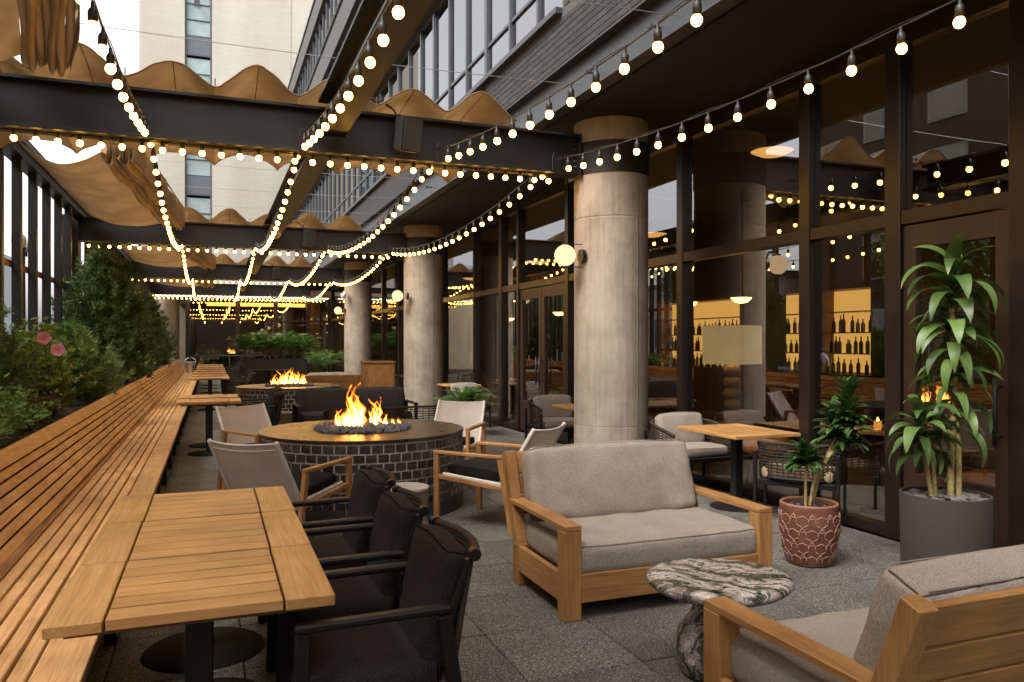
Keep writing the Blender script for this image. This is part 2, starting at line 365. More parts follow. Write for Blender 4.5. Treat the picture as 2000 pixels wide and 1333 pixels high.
# upper dark brick building
bk = plain('dark_brick', (.034, .032, .034), .7, 0, 9, .3, .3, rnd=(.7, 1.35))
mort = plain('dark_mortar', (.085, .083, .082), .9)
bb = thing('brick_building', 'dark charcoal brick building with ribbon windows above the soffit', 'building', (0, 0, 0))
XB = 3.86
BZ = [(4.54, 5.5), (7.95, 9.0), (11.4, 12.4), (14.3, 15.2)]
for (z0, z1) in BZ:
    MB().b2((XB, -7, z0), (6, 44, z1)).build('wall', mort, bb)
MB().b2((XB+.002, -7, 5.501), (6, 8.35, 7.949)).build('wall', mort, bb)
MB().b2((XB+.45, 8.36, 5.501), (6, 43.9, 7.949)).b2((XB+.45, -7, 9.001), (6, 43.9, 11.399)).b2((XB+.45, -7, 12.401), (6, 43.9, 14.299)).build('inner_wall', plain('black_inner', (.012, .012, .014), .8), bb)
MB().b2((XB-.09, 8.35, 5.44), (XB+.1, 44, 5.515)).b2((XB-.05, -7, 15.2), (6.1, 44.1, 15.3)).b2((XB-.06, -7, 8.98), (XB+.1, 44, 9.04)).b2((XB-.06, -7, 12.38), (XB+.1, 44, 12.44)).build('sill', stg, bb, bevel=.004)
MB().b2((XB-.08, -7, 4.5405), (XB+.02, 44, 4.62)).build('trim', steel(), bb)
BL, BH = .235, .078
bme = [MB().b2((-.006-random.random()*.002, 0, 0), (.02, BL-.011, BH-.011)).mesh('brick', bk, bevel=.003) for _ in range(4)]
brest = MB(); bn = 0; bl = []
for (z0, z1, ya, yb) in [(4.62, 5.44, 3.6, 30), (5.5, 7.9, 3.6, 8.35), (7.95, 8.96, 6, 30)]:
    k = 0; z = z0
    while z+BH < z1+.005:
        y = ya+(BL/2 if k % 2 else 0)
        while y+BL <= yb: bl.append((y, z)); y += BL
        z += BH; k += 1
def bkey(c):
    d = math.hypot(XB, c[0]); dz = c[1]-H
    u = 1000+1520*(XB*.933-c[0]*.36)/(XB*.36+c[0]*.933); v = 668-1520*dz/(XB*.36+c[0]*.933)
    return (0 if v > -10 and u < 1600 else 1, d*d+dz*dz)
bl.sort(key=bkey)
for i, (y, z) in enumerate(bl):
    if i < 290: link('brick', bme[i % 4], bb, (XB, y, z))
    else: brest.b2((XB-.006, y, z), (XB+.002, y+BL-.011, z+BH-.011))
tag(brest.build('bricks', bk, bb), kind='stuff')
wg = glass_mat('ribbon_glass', (.10, .11, .12), 4.0)
wfr = plain('window_frame_grey', (.07, .078, .09), .45)
wf_me = {}; wp_me = {}
def ribbon(y0, y1, z0, z1, pitch=1.02):
    n = int((y1-y0)/pitch); k = (n, round(z1-z0, 2))
    for i in range(n):
        h = z1-z0; low = .62
        key = (round(h, 2), i % 3 == 0)
        if key not in wf_me:
            w = .10 if i % 3 == 0 else .055; m = MB()
            m.b2((0, 0, 0), (.12, w, h)).b2((.01, w, 0), (.10, pitch-.001, .05)).b2((.01, w, h-.05), (.10, pitch-.001, h)).b2((.02, w, low), (.09, pitch-.001, low+.05))
            wf_me[key] = m.mesh('window', wfr, bevel=.003)
            wp_me[key] = (MB().b2((.05, w+.001, .05), (.062, pitch-.002, low)).mesh('pane', wg), MB().b2((.05, w+.001, low+.05), (.062, pitch-.002, h-.05)).mesh('pane', wg))
        f = link('window', wf_me[key], bb, (XB+.12, y0+i*pitch, z0))
        link('pane', wp_me[key][0], f); link('pane', wp_me[key][1], f)
ribbon(8.36, 43, 5.515, 7.949); ribbon(-2, 43, 9.041, 11.399); ribbon(2, 43, 12.441, 14.299)

# beige tower beyond the end
bt = thing('beige_tower', 'tall pale cream brick tower with a narrow vertical window strip', 'building', (0, 0, 0))
def cream():
    m, t, n, l, b = newmat('cream_brick')
    mp = coords(n, l, (1, 1, 1), rnd=False)
    sp = n.new('ShaderNodeSeparateXYZ'); l.new(mp.outputs[0], sp.inputs[0]); cb = n.new('ShaderNodeCombineXYZ'); ad = n.new('ShaderNodeMath'); l.new(sp.outputs[0], ad.inputs[0]); l.new(sp.outputs[1], ad.inputs[1])
    l.new(ad.outputs[0], cb.inputs[0]); l.new(sp.outputs[2], cb.inputs[1])
    br = n.new('ShaderNodeTexBrick'); br.inputs['Scale'].default_value = 1; br.inputs['Brick Width'].default_value = .5; br.inputs['Row Height'].default_value = .14; br.inputs['Mortar Size'].default_value = .008
    br.inputs['Color1'].default_value = (.54, .50, .43, 1); br.inputs['Color2'].default_value = (.51, .47, .40, 1); br.inputs['Mortar'].default_value = (.46, .42, .355, 1)
    l.new(cb.outputs[0], br.inputs['Vector'])
    sn = n.new('ShaderNodeTexNoise'); sn.inputs['Scale'].default_value = .35; sn.inputs['Detail'].default_value = 8; mps = coords(n, l, (1.6, 1.6, .35), rnd=False); l.new(mps.outputs[0], sn.inputs[0]); rs = ramp(n, [(.35, (.86, .85, .83)), (.6, (1, 1, 1))]); l.new(sn.outputs[0], rs.inputs[0])
    sm = n.new('ShaderNodeMix'); sm.data_type = 'RGBA'; sm.blend_type = 'MULTIPLY'; sm.inputs[0].default_value = 1; l.new(br.outputs[0], sm.inputs[6]); l.new(rs.outputs[0], sm.inputs[7]); l.new(sm.outputs[2], b.inputs['Base Color']); b.inputs['Roughness'].default_value = .9
    bump(n, l, b, br.outputs['Fac'], -.3, .02); return m
CM = cream(); YT = 46.0
MB().b2((-3.62, YT, -.1), (-1.37, YT+14, 34)).build('wall', CM, bt); MB().b2((.02, YT, -.1), (26, YT+14, 34)).build('wall', CM, bt)
MB().b2((-1.369, YT+.6, -.1), (.019, YT+13.9, 34)).build('core_wall', plain('black_inner', (.012, .012, .014), .8), bt)
tg = plain('tower_pane', (.30, .38, .38), .12, 0, 1, .25)
for k in range(8):
    z0 = 1.1+3.83*k+.85
    w = MB().b2((-1.369, YT+.1, z0), (-1.27, YT+.3, z0+3.82)).b2((-.08, YT+.1, z0), (.019, YT+.3, z0+3.82)).b2((-1.269, YT+.1, z0), (-.081, YT+.3, z0+.1)).build('window', wfr, bt)
    MB().b2((-1.268, YT+.16, z0+.101), (-.082, YT+.26, z0+1.08)).build('spandrel', plain('spandrel_grey', (.11, .12, .14), .4), w)
    for q in range(3):
        MB().b2((-1.268, YT+.2, z0+1.13+q*.88), (-.082, YT+.22, z0+1.13+q*.88+.82)).build('pane', tg, w)
        MB().b2((-1.268, YT+.15, z0+1.081+q*.88), (-.082, YT+.25, z0+1.129+q*.88)).build('bar', wfr, w)
    MB().b2((-1.268, YT+.45, z0+1.2), (-.082, YT+.46, z0+2.5+.4*(k % 2))).build('blind', plain('pale_blind', (.55, .60, .58), .8), w)
for xx in (4.2, 8.4, 12.6): MB().b2((xx, YT-.012, 0), (xx+.04, YT-.001, 33.9)).build('joint', plain('joint_grey', (.34, .31, .27), .9), bt)
MB().b2((-.9, YT-.05, 20), (-.6, YT-.001, 20.3)).build('vent', stg, bt)

rw = thing('added_rear_wall', 'added unseen brick wall behind the viewpoint, darkening the end glass reflections', 'wall', (0, 0, 0))  # unseen wall, added so the end glass reflects it instead of open sky
MB().b2((-6, -7.6, -.1), (5.0, -7.3, 4.6)).build('wall', plain('rear_brick', (.17, .15, .125), .9, 0, 6, .3, .3), rw)
MB().b2((-6.1, -7.7, 4.601), (5.0, -7.2, 4.7)).build('coping', stg, rw)
# ------------------------------------------------------------------ columns
conc = concrete('board_concrete', (.40, .34, .275))
colr = plain('black_band', (.006, .0055, .0055), .6)
def column(x, y, label, r=.425, top=4.06):
    c = thing('concrete_column', label, 'column', (x, y, 0), random.random()*6, 'round concrete columns')
    c.rotation_euler = (0, 0, 0)
    MB().lathe([(r, 0), (r, .62), (r-.003, .624), (r-.003, .632), (r, .636), (r, 2.95), (r-.004, 2.955), (r-.004, 2.965), (r, 2.97), (r, 3.448)], 64).build('shaft', conc, c, smooth=True, angle=.5)
    MB().lathe([(r+.012, 3.449), (r+.012, 3.80)], 64).build('collar', colr, c, smooth=True, angle=.5)
    MB().lathe([(r+.002, 3.801), (r+.002, top-.002)], 64).build('capital', conc, c, smooth=True, angle=.5)
    m = MB()   # formwork seam
    for a in (R(-75), R(105)):
        px, py = math.cos(a)*(r-.001), math.sin(a)*(r-.001)
        for k in range(34): m.box((px+random.uniform(-.003, .003), py, .05+k*.1), (.012+random.random()*.008, .008, .09+.02*random.random()), Matrix.Rotation(a, 3, 'Z'))
    m.build('seam', plain('seam_dark', (.15, .135, .12), .95), c)
    return c
column(4.3, 7.97, 'concrete column nearest the grey sofa, lit orange at its top')
column(4.3, 16.5, 'second concrete column, beside the wooden cabinet')
column(4.3, 24.6, 'third concrete column, carrying the white security camera')
column(4.62, 37.6, 'round column standing behind the end glass wall', top=3.44)
column(-1.75, 37.2, 'pale round column outside the left edge of the end glass wall', top=4.1)

# ------------------------------------------------------------------ steel pergola
ST = steel()
def ibeam(name, label, p, q, z0, z1, w, axis):
    t = thing(name, label, 'beam', (0, 0, 0), 0, 'steel pergola beams')
    if axis == 'X':
        y = p[1]
        MB().b2((p[0], y-w/2, z0), (q[0], y+w/2, z0+.028)).build('lower_flange', ST, t, bevel=.002)
        MB().b2((p[0], y-w/2, z1-.028), (q[0], y+w/2, z1)).build('upper_flange', ST, t, bevel=.002)
        MB().b2((p[0], y-.02, z0+.0281), (q[0], y+.02, z1-.0281)).build('web', ST, t)
        MB().b2((q[0]-.012, y-w/2-.03, z0-.04), (q[0], y+w/2+.03, z1+.0)).build('end_plate', ST, t)
        m = MB()
        for k in range(5):
            for s in (-1, 1): m.tube([(q[0]-.05, y+s*.05, z0+.09+k*.065), (q[0]-.02, y+s*.075, z0+.09+k*.065)], .012, 6)
        m.build('bolts', ST, t)
    else:
        x = p[0]
        MB().b2((x-w/2, p[1], z0), (x+w/2, q[1], z0+.028)).build('lower_flange', ST, t, bevel=.002)
        MB().b2((x-w/2, p[1], z1-.028), (x+w/2, q[1], z1)).build('upper_flange', ST, t, bevel=.002)
        MB().b2((x-.02, p[1], z0+.0281), (x+.02, q[1], z1-.0281)).build('web', ST, t)
    return t
BY = [-.5, 8.0, 16.5, 25.0, 33.5]
BL_ = ['dark steel crossbeam behind the viewpoint', 'dark steel crossbeam nearest in view, meeting the first concrete column', 'second dark steel crossbeam, meeting the second column', 'third dark steel crossbeam, meeting the third column', 'farthest dark steel crossbeam, before the end glass wall']
for y, lb in zip(BY, BL_):
    ibeam('steel_crossbeam', lb, (-2.3, y), (3.86, y), 3.45, 3.90, .26, 'X')
for i in range(4):
    ibeam('steel_spine_beam', ['long beam over the dining terrace, nearest length overhead', 'spine beam length between first and second crossbeams', 'spine beam length between second and third crossbeams', 'farthest spine beam length'][i], (1.11, BY[i]+.135), (1.11, BY[i+1]-.135), 3.61, 3.96, .26, 'Y')
# speakers
spk = plain('speaker_black', (.012, .012, .012), .55)
for y, lb in ((8.0, 'black speaker box hung on the nearest crossbeam'), (16.5, 'black speaker box hung on the second crossbeam'), (25.0, 'black speaker box hung on the third crossbeam')):
    t = thing('wall_speaker', lb, 'speaker', (1.85, y-.30, 3.66), R(14), 'speakers on the beams')
    xform(MB().b2((-.11, -.10, -.17), (.11, .10, .17)), RX(R(12))).build('cabinet', spk, t, bevel=.015, seg=2)
    xform(MB().b2((-.095, -.106, -.155), (.095, -.101, .155)), RX(R(12))).build('grille', plain('grille', (.03, .03, .03), .8), t)
    MB().b2((-.03, .1, -.03), (.03, .2, .03)).b2((-.05, .14, .17), (.05, .16, .21)).build('bracket', ST, t)
    MB().tube([(-.06, .1, .14), (-.1, .12, .26), (-.2, .18, .34), (-.38, .17, .36), (-.5, .2, .30)], .012, 6).build('cable', spk, t, smooth=True)

# left screen: posts, rail, header
scr = thing('terrace_screen', 'dark steel fin screen along the street side with an orange-lit timber rail', 'screen', (0, 0, 0))
pme = MB().b2((-.05, -.055, 0), (.05, .055, 3.86)).mesh('post', ST, bevel=.003)
y = 2.0
while y < 15.2:
    link('post', pme, scr, (-2.27, y, 0)); y += .93
while y < 36:
    if y > 17: link('post', pme, scr, (-2.27, y, 0))
    y += .42
for y in BY:
    MB().b2((-2.42, y-.16, 0), (-2.302, y+.16, 4.12)).b2((-2.50, y-.6, 0), (-2.425, y+.6, 3.86)).build('stanchion', ST, scr, bevel=.003)
for y in range(-4, 35, 3):
    MB().b2((-2.345, y, 2.50), (-2.325, y+2.99, 2.585)).build('rail', wood('Y', (.42, .20, .07), (.28, .13, .045), .5, 'stained'), scr, bevel=.004)
MB().b2((-2.38, -6, 3.861), (-2.18, 36, 4.08)).build('header', ST, scr)
MB().b2((-2.17, -6, 3.97), (-2.10, 36, 4.05)).build('track', stg, scr)
MB().b2((-2.42, -6, 4.09), (-2.36, 36, 4.32)).build('upstand', plain('ribbed', (.05, .05, .055), .6), scr)

# ------------------------------------------------------------------ glass storefront
XF = 5.12
BZm = bronze(); GL = glass_mat('pane_glass', (.84, .78, .68), 2.9)
sf = thing('glass_storefront', 'tall bronze framed restaurant glazing behind the concrete columns', 'glass wall', (0, 0, 0))
mull = []
YM = [(-6.0, .09), (-3.0, .09), (0, .09), (2.0, .09), (3.66, .12), (4.69, .15), (5.68, .13), (7.71, .12), (9.3, .1), (10.79, .12), (12.83, .1), (13.72, .16), (15.3, .09), (17.7, .14), (20.1, .1), (22.3, .1), (24.6, .14), (27.2, .1), (29.6, .1), (32, .1), (35.9, .16)]
for (y, w) in YM:
    MB().b2((XF-.07, y-w/2, 0), (XF+.09, y+w/2, 4.055)).build('mullion', BZm, sf, bevel=.004)
doors = {(3.66, 4.69): 1, (10.79, 12.83): 2}
for i in range(len(YM)-1):
    a = YM[i][0]+YM[i][1]/2; b = YM[i+1][0]-YM[i+1][1]/2
    key = (YM[i][0], YM[i+1][0])
    for (z0, z1, dx) in ((2.49, 2.60, .06), (3.90, 4.054, .05), (0, .09, .05)):
        if key in doors and z0 == 0: continue
        MB().b2((XF-dx, a+.001, z0), (XF+.07, b-.001, z1)).build('transom', BZm, sf, bevel=.004)
    ya, yb = a+.004, b-.004
    MB().b2((XF, ya, 2.603), (XF+.012, yb, 3.897)).build('pane', GL, sf)
    if key not in doors:
        low = .62 if (a > 13 or a < 3 or 5.5 < a < 10) else .0
        if 12.9 < a < 13.6 or a > 13.7: low = .55
        else: low = .0
        if low:
            MB().b2((XF-.045, a+.001, low), (XF+.06, b-.001, low+.07)).build('transom', BZm, sf, bevel=.004)
            MB().b2((XF, ya, .093), (XF+.012, yb, low-.003)).build('pane', GL, sf)
            MB().b2((XF, ya, low+.073), (XF+.012, yb, 2.487)).build('pane', GL, sf)
        else:
            MB().b2((XF, ya, .093), (XF+.012, yb, 2.487)).build('pane', GL, sf)
    else:
        n = doors[key]; w = (b-a)/n
        DF = plain('door_timber', (.030, .015, .009), .42, .1, 6, .25, .1)
        for k in range(n):
            y0 = a+k*w+.008; y1 = a+(k+1)*w-.008
            d = MB().b2((XF-.04, y0, .02), (XF+.03, y0+.11, 2.48)).b2((XF-.04, y1-.11, .02), (XF+.03, y1, 2.48)).b2((XF-.04, y0+.11, 2.30), (XF+.03, y1-.11, 2.48)).b2((XF-.04, y0+.11, .02), (XF+.03, y1-.11, .55)).build('door', DF, sf, bevel=.003)
            MB().b2((XF-.006, y0+.112, .552), (XF+.006, y1-.112, 2.298)).build('pane', GL, d)
            hy = y0+.06 if (k == 1 or n == 1) else y1-.06
            MB().tube([(XF-.11, hy, .86), (XF-.11, hy, 1.32)], .014).tube([(XF-.11, hy, .92), (XF-.04, hy, .92)], .009).tube([(XF-.11, hy, 1.26), (XF-.04, hy, 1.26)], .009).build('handle', spk, d, smooth=True)
# end glass wall
ew = thing('end_glass_wall', 'dark framed glass wall closing the far end of the terrace', 'glass wall', (0, 0, 0))
YE = 36.0
EX = [-.95, 1.05, 2.65, 4.05, 5.0]
for x in EX: MB().b2((x-.09, YE-.07, 0), (x+.09, YE+.08, 3.52)).build('mullion', BZm, ew, bevel=.004)
for i in range(4):
    a = EX[i]+.091; b = EX[i+1]-.091
    for (z0, z1) in ((0, .12), (2.45, 2.52), (3.4, 3.52)): MB().b2((a, YE-.05, z0), (b, YE+.06, z1)).build('transom', BZm, ew, bevel=.004)
    MB().b2((a+.003, YE, .123), (b-.003, YE+.012, 2.447)).build('pane', GL, ew); MB().b2((a+.003, YE, 2.523), (b-.003, YE+.012, 3.397)).build('pane', GL, ew)
MB().b2((-3.2, YE-.5, 3.525), (5.0, YE+.6, 3.85)).build('canopy_edge', plain('white_paint', (.7, .7, .68), .6), ew)
for k in range(3):
    MB().b2((-3.1+k*2.7, YE-.35, 3.500), (-.5+k*2.7, YE-.2, 3.522)).build('cove_light', emis('cove', (1, .93, .82), 2.5), ew)
# end room interior
tag(MB().b2((-1.5, YE+6, 0), (12, YE+6.1, 4)).b2((-1.5, YE+.3, 3.45), (12, YE+6, 3.5)).b2((-1.05, YE+.3, 0), (-.96, YE+6, 3.45)).build('end_room_walls', plain('dark_room', (.15, .12, .09), .8)), kind='structure')
tag(MB().b2((-3.5, YE+.1, -.1), (12, YE+7, .004)).build('end_room_floor', plain('room_floor', (.09, .08, .07), .6)), kind='structure')
for k, (x0, x1) in enumerate(((-.2, 1.0), (1.2, 2.6), (2.8, 4.0))):
    t = thing('linear_lamp', ['leftmost orange linear lamp behind the end glass wall', 'middle orange linear lamp behind the end glass wall', 'rightmost orange linear lamp behind the end glass wall'][k], 'lamp', (0, YE+.8, 3.16), 0, 'linear lamps behind the end glass')
    MB().b2((x0, -.05, 0), (x1, .05, .15)).build('diffuser', emis('orange_lamp', (1, .42, .08), 2.0), t); MB().b2((x0, -.06, .151), (x1, .06, .20)).build('housing', spk, t)

# ------------------------------------------------------------------ restaurant interior
IN = lambda *a, **k: tag(*a, **k)
tag(MB().b2((5.22, -7, -.1), (13.4, 40, .0)).build('restaurant_floor', plain('int_floor', (.06, .045, .035), .5)), kind='structure')
tag(MB().b2((5.3, -7, 3.97), (13.3, 35.8, 4.0)).build('restaurant_ceiling', plain('int_ceil', (.05, .037, .026), .8)), kind='structure')
tag(MB().b2((13.3, -7, 0), (13.4, 40, 4.05)).b2((5.3, -7, 0), (13.3, -6.9, 3.5)).build('restaurant_wall', plain('int_wall', (.085, .06, .04), .8)), kind='structure')
glow = emis('backlit_amber', (1, .60, .17), .38)
SW = wood('Y', (.30, .16, .06), (.18, .09, .03), .5, 'bar')
bcol = [(.05, .12, .04), (.25, .10, .02), (.4, .38, .3), (.08, .04, .02), (.3, .05, .03), (.2, .25, .2)]
bot_me = [MB().lathe([(.034, 0), (.036, .02), (.036, .17), (.03, .2), (.012, .23), (.012, .29), (.014, .3)], 10).mesh('bottle', plain('bottle_%d' % i, c, .15, 0), smooth=True) for i, c in enumerate(bcol)]
bi = 0
for k, (y0, y1, nm) in enumerate(((10.1, 11.35, 'right'), (11.75, 12.8, 'middle'), (13.6, 16.8, 'left'))):
    t = thing('back_bar', 'amber backlit bar shelves indoors, the %s bay through the glazing' % nm, 'shelves', (10.4, y0, 0), 0, 'backlit bar shelves')
    w = y1-y0
    MB().b2((.40, .001, 1.02), (.44, w-.001, 2.498)).build('lit_back', glow, t)
    MB().b2((0, -.06, 0), (.46, 0, 2.5)).b2((0, w, 0), (.46, w+.06, 2.5)).b2((0, -.06, 2.5), (.5, w+.06, 2.58)).build('case', SW, t)
    MB().b2((-.1, -.06, 0), (.4, w+.06, 1.0)).build('counter', SW, t)
    for z in (1.35, 1.72, 2.09):
        MB().b2((.05, .002, z), (.38, w-.002, z+.02)).build('shelf', plain('shelf_glass', (.35, .28, .16), .2), t)
    for z in (1.37, 1.74, 1.0):
        yy = .08
        while yy < w-.08:
            o = link('bottle', random.choice(bot_me), None, (10.4+.12+random.uniform(0, .1), y0+yy, z+.001), scale=(1, 1, random.uniform(.75, 1.1)))
            tag(o, 'small bottle among the many on the %s bay of the amber bar shelves' % nm, 'bottle', 'bottles on the bar shelves'); yy += random.uniform(.10, .17)
# inside column, lamp with square shade
lt = thing('table_lamp', 'big square shade lamp on a base of stacked discs behind the glass', 'lamp', (6.35, 8.46, 0), R(20))
m = MB().b2((-.27, -.27, 1.28), (.27, -.262, 1.78)).b2((-.27, .262, 1.28), (.27, .27, 1.78)).b2((-.27, -.261, 1.28), (-.262, .261, 1.78)).b2((.262, -.261, 1.28), (.27, .261, 1.78)); LS = fabric('linen_shade', (.66, .60, .44), (.55, .49, .34)); LS.node_tree.nodes['Principled BSDF'].inputs['Emission Color'].default_value = (1, .80, .46, 1); LS.node_tree.nodes['Principled BSDF'].inputs['Emission Strength'].default_value = .14; m.build('lamp_shade', LS, lt)
for k in range(5): MB().lathe([(.02, .002), (.08, .01), (.115, .06), (.115, .09), (.08, .14), (.02, .148)], 20, (0, 0, .52+.15*k)).build('disc', wood('Z', (.34, .22, .05), (.22, .13, .03), .5, 'disc'), lt, smooth=True)
MB().b2((-.35, -.25, 0), (.35, .25, .52)).build('base', SW, lt, bevel=.01)
MB().lathe([(.02, 0), (.05, .03), (.02, .1)], 12, (0, 0, 1.42)).build('bulb', emis('lamp_bulb', (1, .66, .32), 14), lt, smooth=True)
def ringlamp(x, y, z, lb, r=.30):
    t = thing('ceiling_lamp', lb, 'lamp', (x, y, z), 0, 'indoor ceiling lamps')
    MB().lathe([(r*.98, 0), (r*1.05, .03), (r*1.02, .10), (r*.6, .12)], 32).build('rim', bronze(), t, smooth=True)
    MB().lathe([(.01, -.07), (r*.5, -.05), (r*.9, .001), (r*.9, .004)], 32).build('diffuser', emis('amber_diff', (1, .56, .18), .45), t, smooth=True)
    for a in range(4): MB().box((math.cos(a*1.57+.4)*r*1.04, math.sin(a*1.57+.4)*r*1.04, .06), (.05, .05, .12)).build('lug', bronze(), t)
ringlamp(5.95, 7.2, 3.74, 'round bronze ceiling lamp glowing amber just inside the near glazing', .26)
for i, (x, y) in enumerate(((8.5, 14), (8.5, 20), (8.5, 26))): ringlamp(x, y, 3.8, 'round amber ceiling lamp %s' % ('opposite the double doors', 'behind the second column', 'deep in the room behind the third column')[i], .34)
def dome(x, y, z, lb, r=.16):
    t = thing('pendant_lamp', lb, 'lamp', (x, y, z), 0, 'indoor pendant lamps')
    MB().lathe([(.02, -r*.55), (r*.6, -r*.45), (r*.95, -r*.1), (r, 0)], 24).build('bowl', emis('pend', (1, .6, .2), 3.5), t, smooth=True)
    MB().tube([(0, 0, 0), (0, 0, 3.97-z)], .006, 5).build('rod', bronze(), t)
for x, y, z, lb in ((7.6, 9.9, 2.25, 'amber bowl pendant in the bay beside the nearest column'), (7.4, 5.3, 2.3, 'amber bowl pendant above the small potted plant'), (8.2, 12.2, 2.3, 'amber bowl pendant seen through the double doors'), (8, 17.5, 2.3, 'amber bowl pendant beyond the second column'), (8.6, 22.5, 2.3, 'amber bowl pendant far down the room')): dome(x, y, z, lb)
tag(MB().lathe([(.38, 0), (.38, 3.96)], 40).build('inner_column', conc, loc=(8.9, 11.0, 0), smooth=True, angle=.5), 'grey round column inside the restaurant by the bar', 'column')
# interior sofas and tables
idark = fabric('int_fabric', (.16, .10, .05), (.09, .055, .03))
for i, (x, y) in enumerate(((6.6, 3.6), (6.7, 5.6), (6.6, 9.6), (6.7, 12.2), (6.7, 16), (6.7, 19.5))):
    t = thing('booth_seat', 'brown upholstered booth seat indoors, %s' % ('opposite the near glass door', 'behind the small potted plant', 'beyond the nearest column', 'seen through the double doors', 'behind the second column', 'far down the room')[i], 'seat', (x, y, 0), 0, 'booth seats indoors')
    MB().b2((.0, -.9, 0), (.6, .7, .38)).build('base', SW, t, bevel=.01)
    xform(cushion_mb(.6, 1.6, .12, .02), T(.3, -.1, .44)).build('seat', idark, t, smooth=True)
    xform(cushion_mb(.14, 1.6, .5, .0), T(.62, -.1, .68)).build('backrest', idark, t, smooth=True)
    t = thing('indoor_table', 'pale topped indoor table, %s' % ('opposite the near glass door', 'behind the small potted plant', 'beyond the nearest column', 'seen through the double doors', 'behind the second column', 'far down the room')[i], 'table', (x-.55, y-.1, 0), 0, 'tables indoors')
    MB().lathe([(.36, .72), (.38, .73), (.38, .75), (.36, .755)], 32).build('tabletop', plain('pale_top', (.42, .38, .34), .3), t, smooth=True, angle=.6)
    MB().lathe([(.2, 0), (.2, .02), (.03, .04), (.03, .72)], 16).build('pedestal', spk, t)
for i, (x, y) in enumerate(((5.75, 4.35), (5.7, 7.0))):
    t = thing('rattan_stool', 'woven amber pouf stool indoors %s' % ('by the glass behind the terracotta pot', 'behind the café table')[i], 'stool', (x, y, 0))
    MB().lathe([(.12, .28), (.24, .33), (.27, .42), (.24, .51), (.12, .55)], 24).build('seat', wood('Z', (.40, .18, .03), (.25, .1, .02), .6, 'rattan'), t, smooth=True)
    for a in range(4): MB().tube([(.16*math.cos(a*1.57+.8), .16*math.sin(a*1.57+.8), .3), (.2*math.cos(a*1.57+.8), .2*math.sin(a*1.57+.8), 0)], .012, 6).build('leg', spk, t)
tl = thing('candle_holder', 'small glass candle glowing indoors near the terracotta pot', 'candle', (5.75, 5.5, .756))
MB().lathe([(.03, 0), (.035, .03), (.035, .08)], 12).build('cup', emis('candle', (1, .45, .10), .4), tl, smooth=True)
MB().lathe([(.012, .081), (.014, .09), (.002, .12)], 8).build('flame', emis('candle_flame', (1, .6, .2), 3), tl)

exec_parts = True
# PART2
t = thing('indoor_table', 'little dark side table indoors carrying the glowing candle', 'table', (5.75, 5.5, 0))
MB().lathe([(.2, .725), (.22, .73), (.22, .75), (.2, .755)], 24).build('tabletop', SW, t); MB().lathe([(.16, 0), (.16, .02), (.025, .03), (.025, .724)], 16).build('pedestal', spk, t)

# ================================================================== BENCH
bn_ = thing('slatted_bench', 'long teak slatted bench running the whole length of the terrace', 'bench', (0, 0, 0))
wy = wood('Y', (.82, .50, .235), (.60, .33, .135), .5, 'bench', (.86, 1.12))
SEC = 3.6
seatx = [(-.565, -.405)] + [(-.565-.0725*(k+1)+.012, -.565-.0725*k-.0005-.0) for k in range(6)]
sme = {}
def slat_mesh(key, w, h, L):
    if key not in sme: sme[key] = MB().b2((-w/2, 0, -h), (w/2, L-.004, 0)).mesh('slat', wy, bevel=.004)
    return sme[key]
p0 = Vector((-.975, 0, .475)); p1 = Vector((-1.265, 0, .885)); bd = (p1-p0).normalized(); ang = math.atan2(bd.x, bd.z)
ysec = [.6+SEC*k for k in range(9)]
for j, y in enumerate(ysec):
    link('slat', slat_mesh('front', .165, .045, SEC), bn_, (-.485, y, .45))
    for k in range(6):
        link('slat', slat_mesh('seat', .0585, .035, SEC), bn_, (-.585-.029-.0715*k+.008, y+(.9 if k % 2 else 0)*0, .45+random.uniform(-.001, .001)))
    L = (p1-p0).length; d = 0
    for k in range(6):
        c = p0+bd*(d+.028)
        o = link('slat', slat_mesh('back', .0302, .0545, SEC), bn_, (c.x, y, c.z+.026)); o.rotation_euler = (0, ang, 0); d += .0655
    c = p0+bd*(d+.052)
    o = link('slat', slat_mesh('top', .040, .105, SEC), bn_, (c.x, y, c.z+.052)); o.rotation_euler = (0, ang, 0)
for y in np.arange(.9, 33, 1.2):
    m = MB(); m.b2((-1.02, y, .33), (-.44, y+.05, .404)).b2((-.52, y, 0), (-.46, y+.05, .33)).b2((-1.36, y, .0), (-1.31, y+.05, .8))
    m.bar((-1.02, y+.025, .40), (-1.30, y+.025, .80), .05, .03, (0, 1, 0)); m.build('frame', ST, bn_)

# planter box behind bench
pl = thing('planter_wall', 'dark metal planter box behind the bench filled with shrubs', 'planter', (0, 0, 0))
MB().b2((-2.15, -5, .01), (-1.40, 34.5, .74)).build('box', steel(), pl)
tag(MB().grid(lambda u, v: (-2.15+.75*u, -5+39.5*v, .745+.05*mnoise.noise(Vector((u*3, v*90, 0)))), 6, 200).build('soil', plain('soil', (.03, .02, .013), 1, 0, 30, .5, .8), pl), kind='stuff')

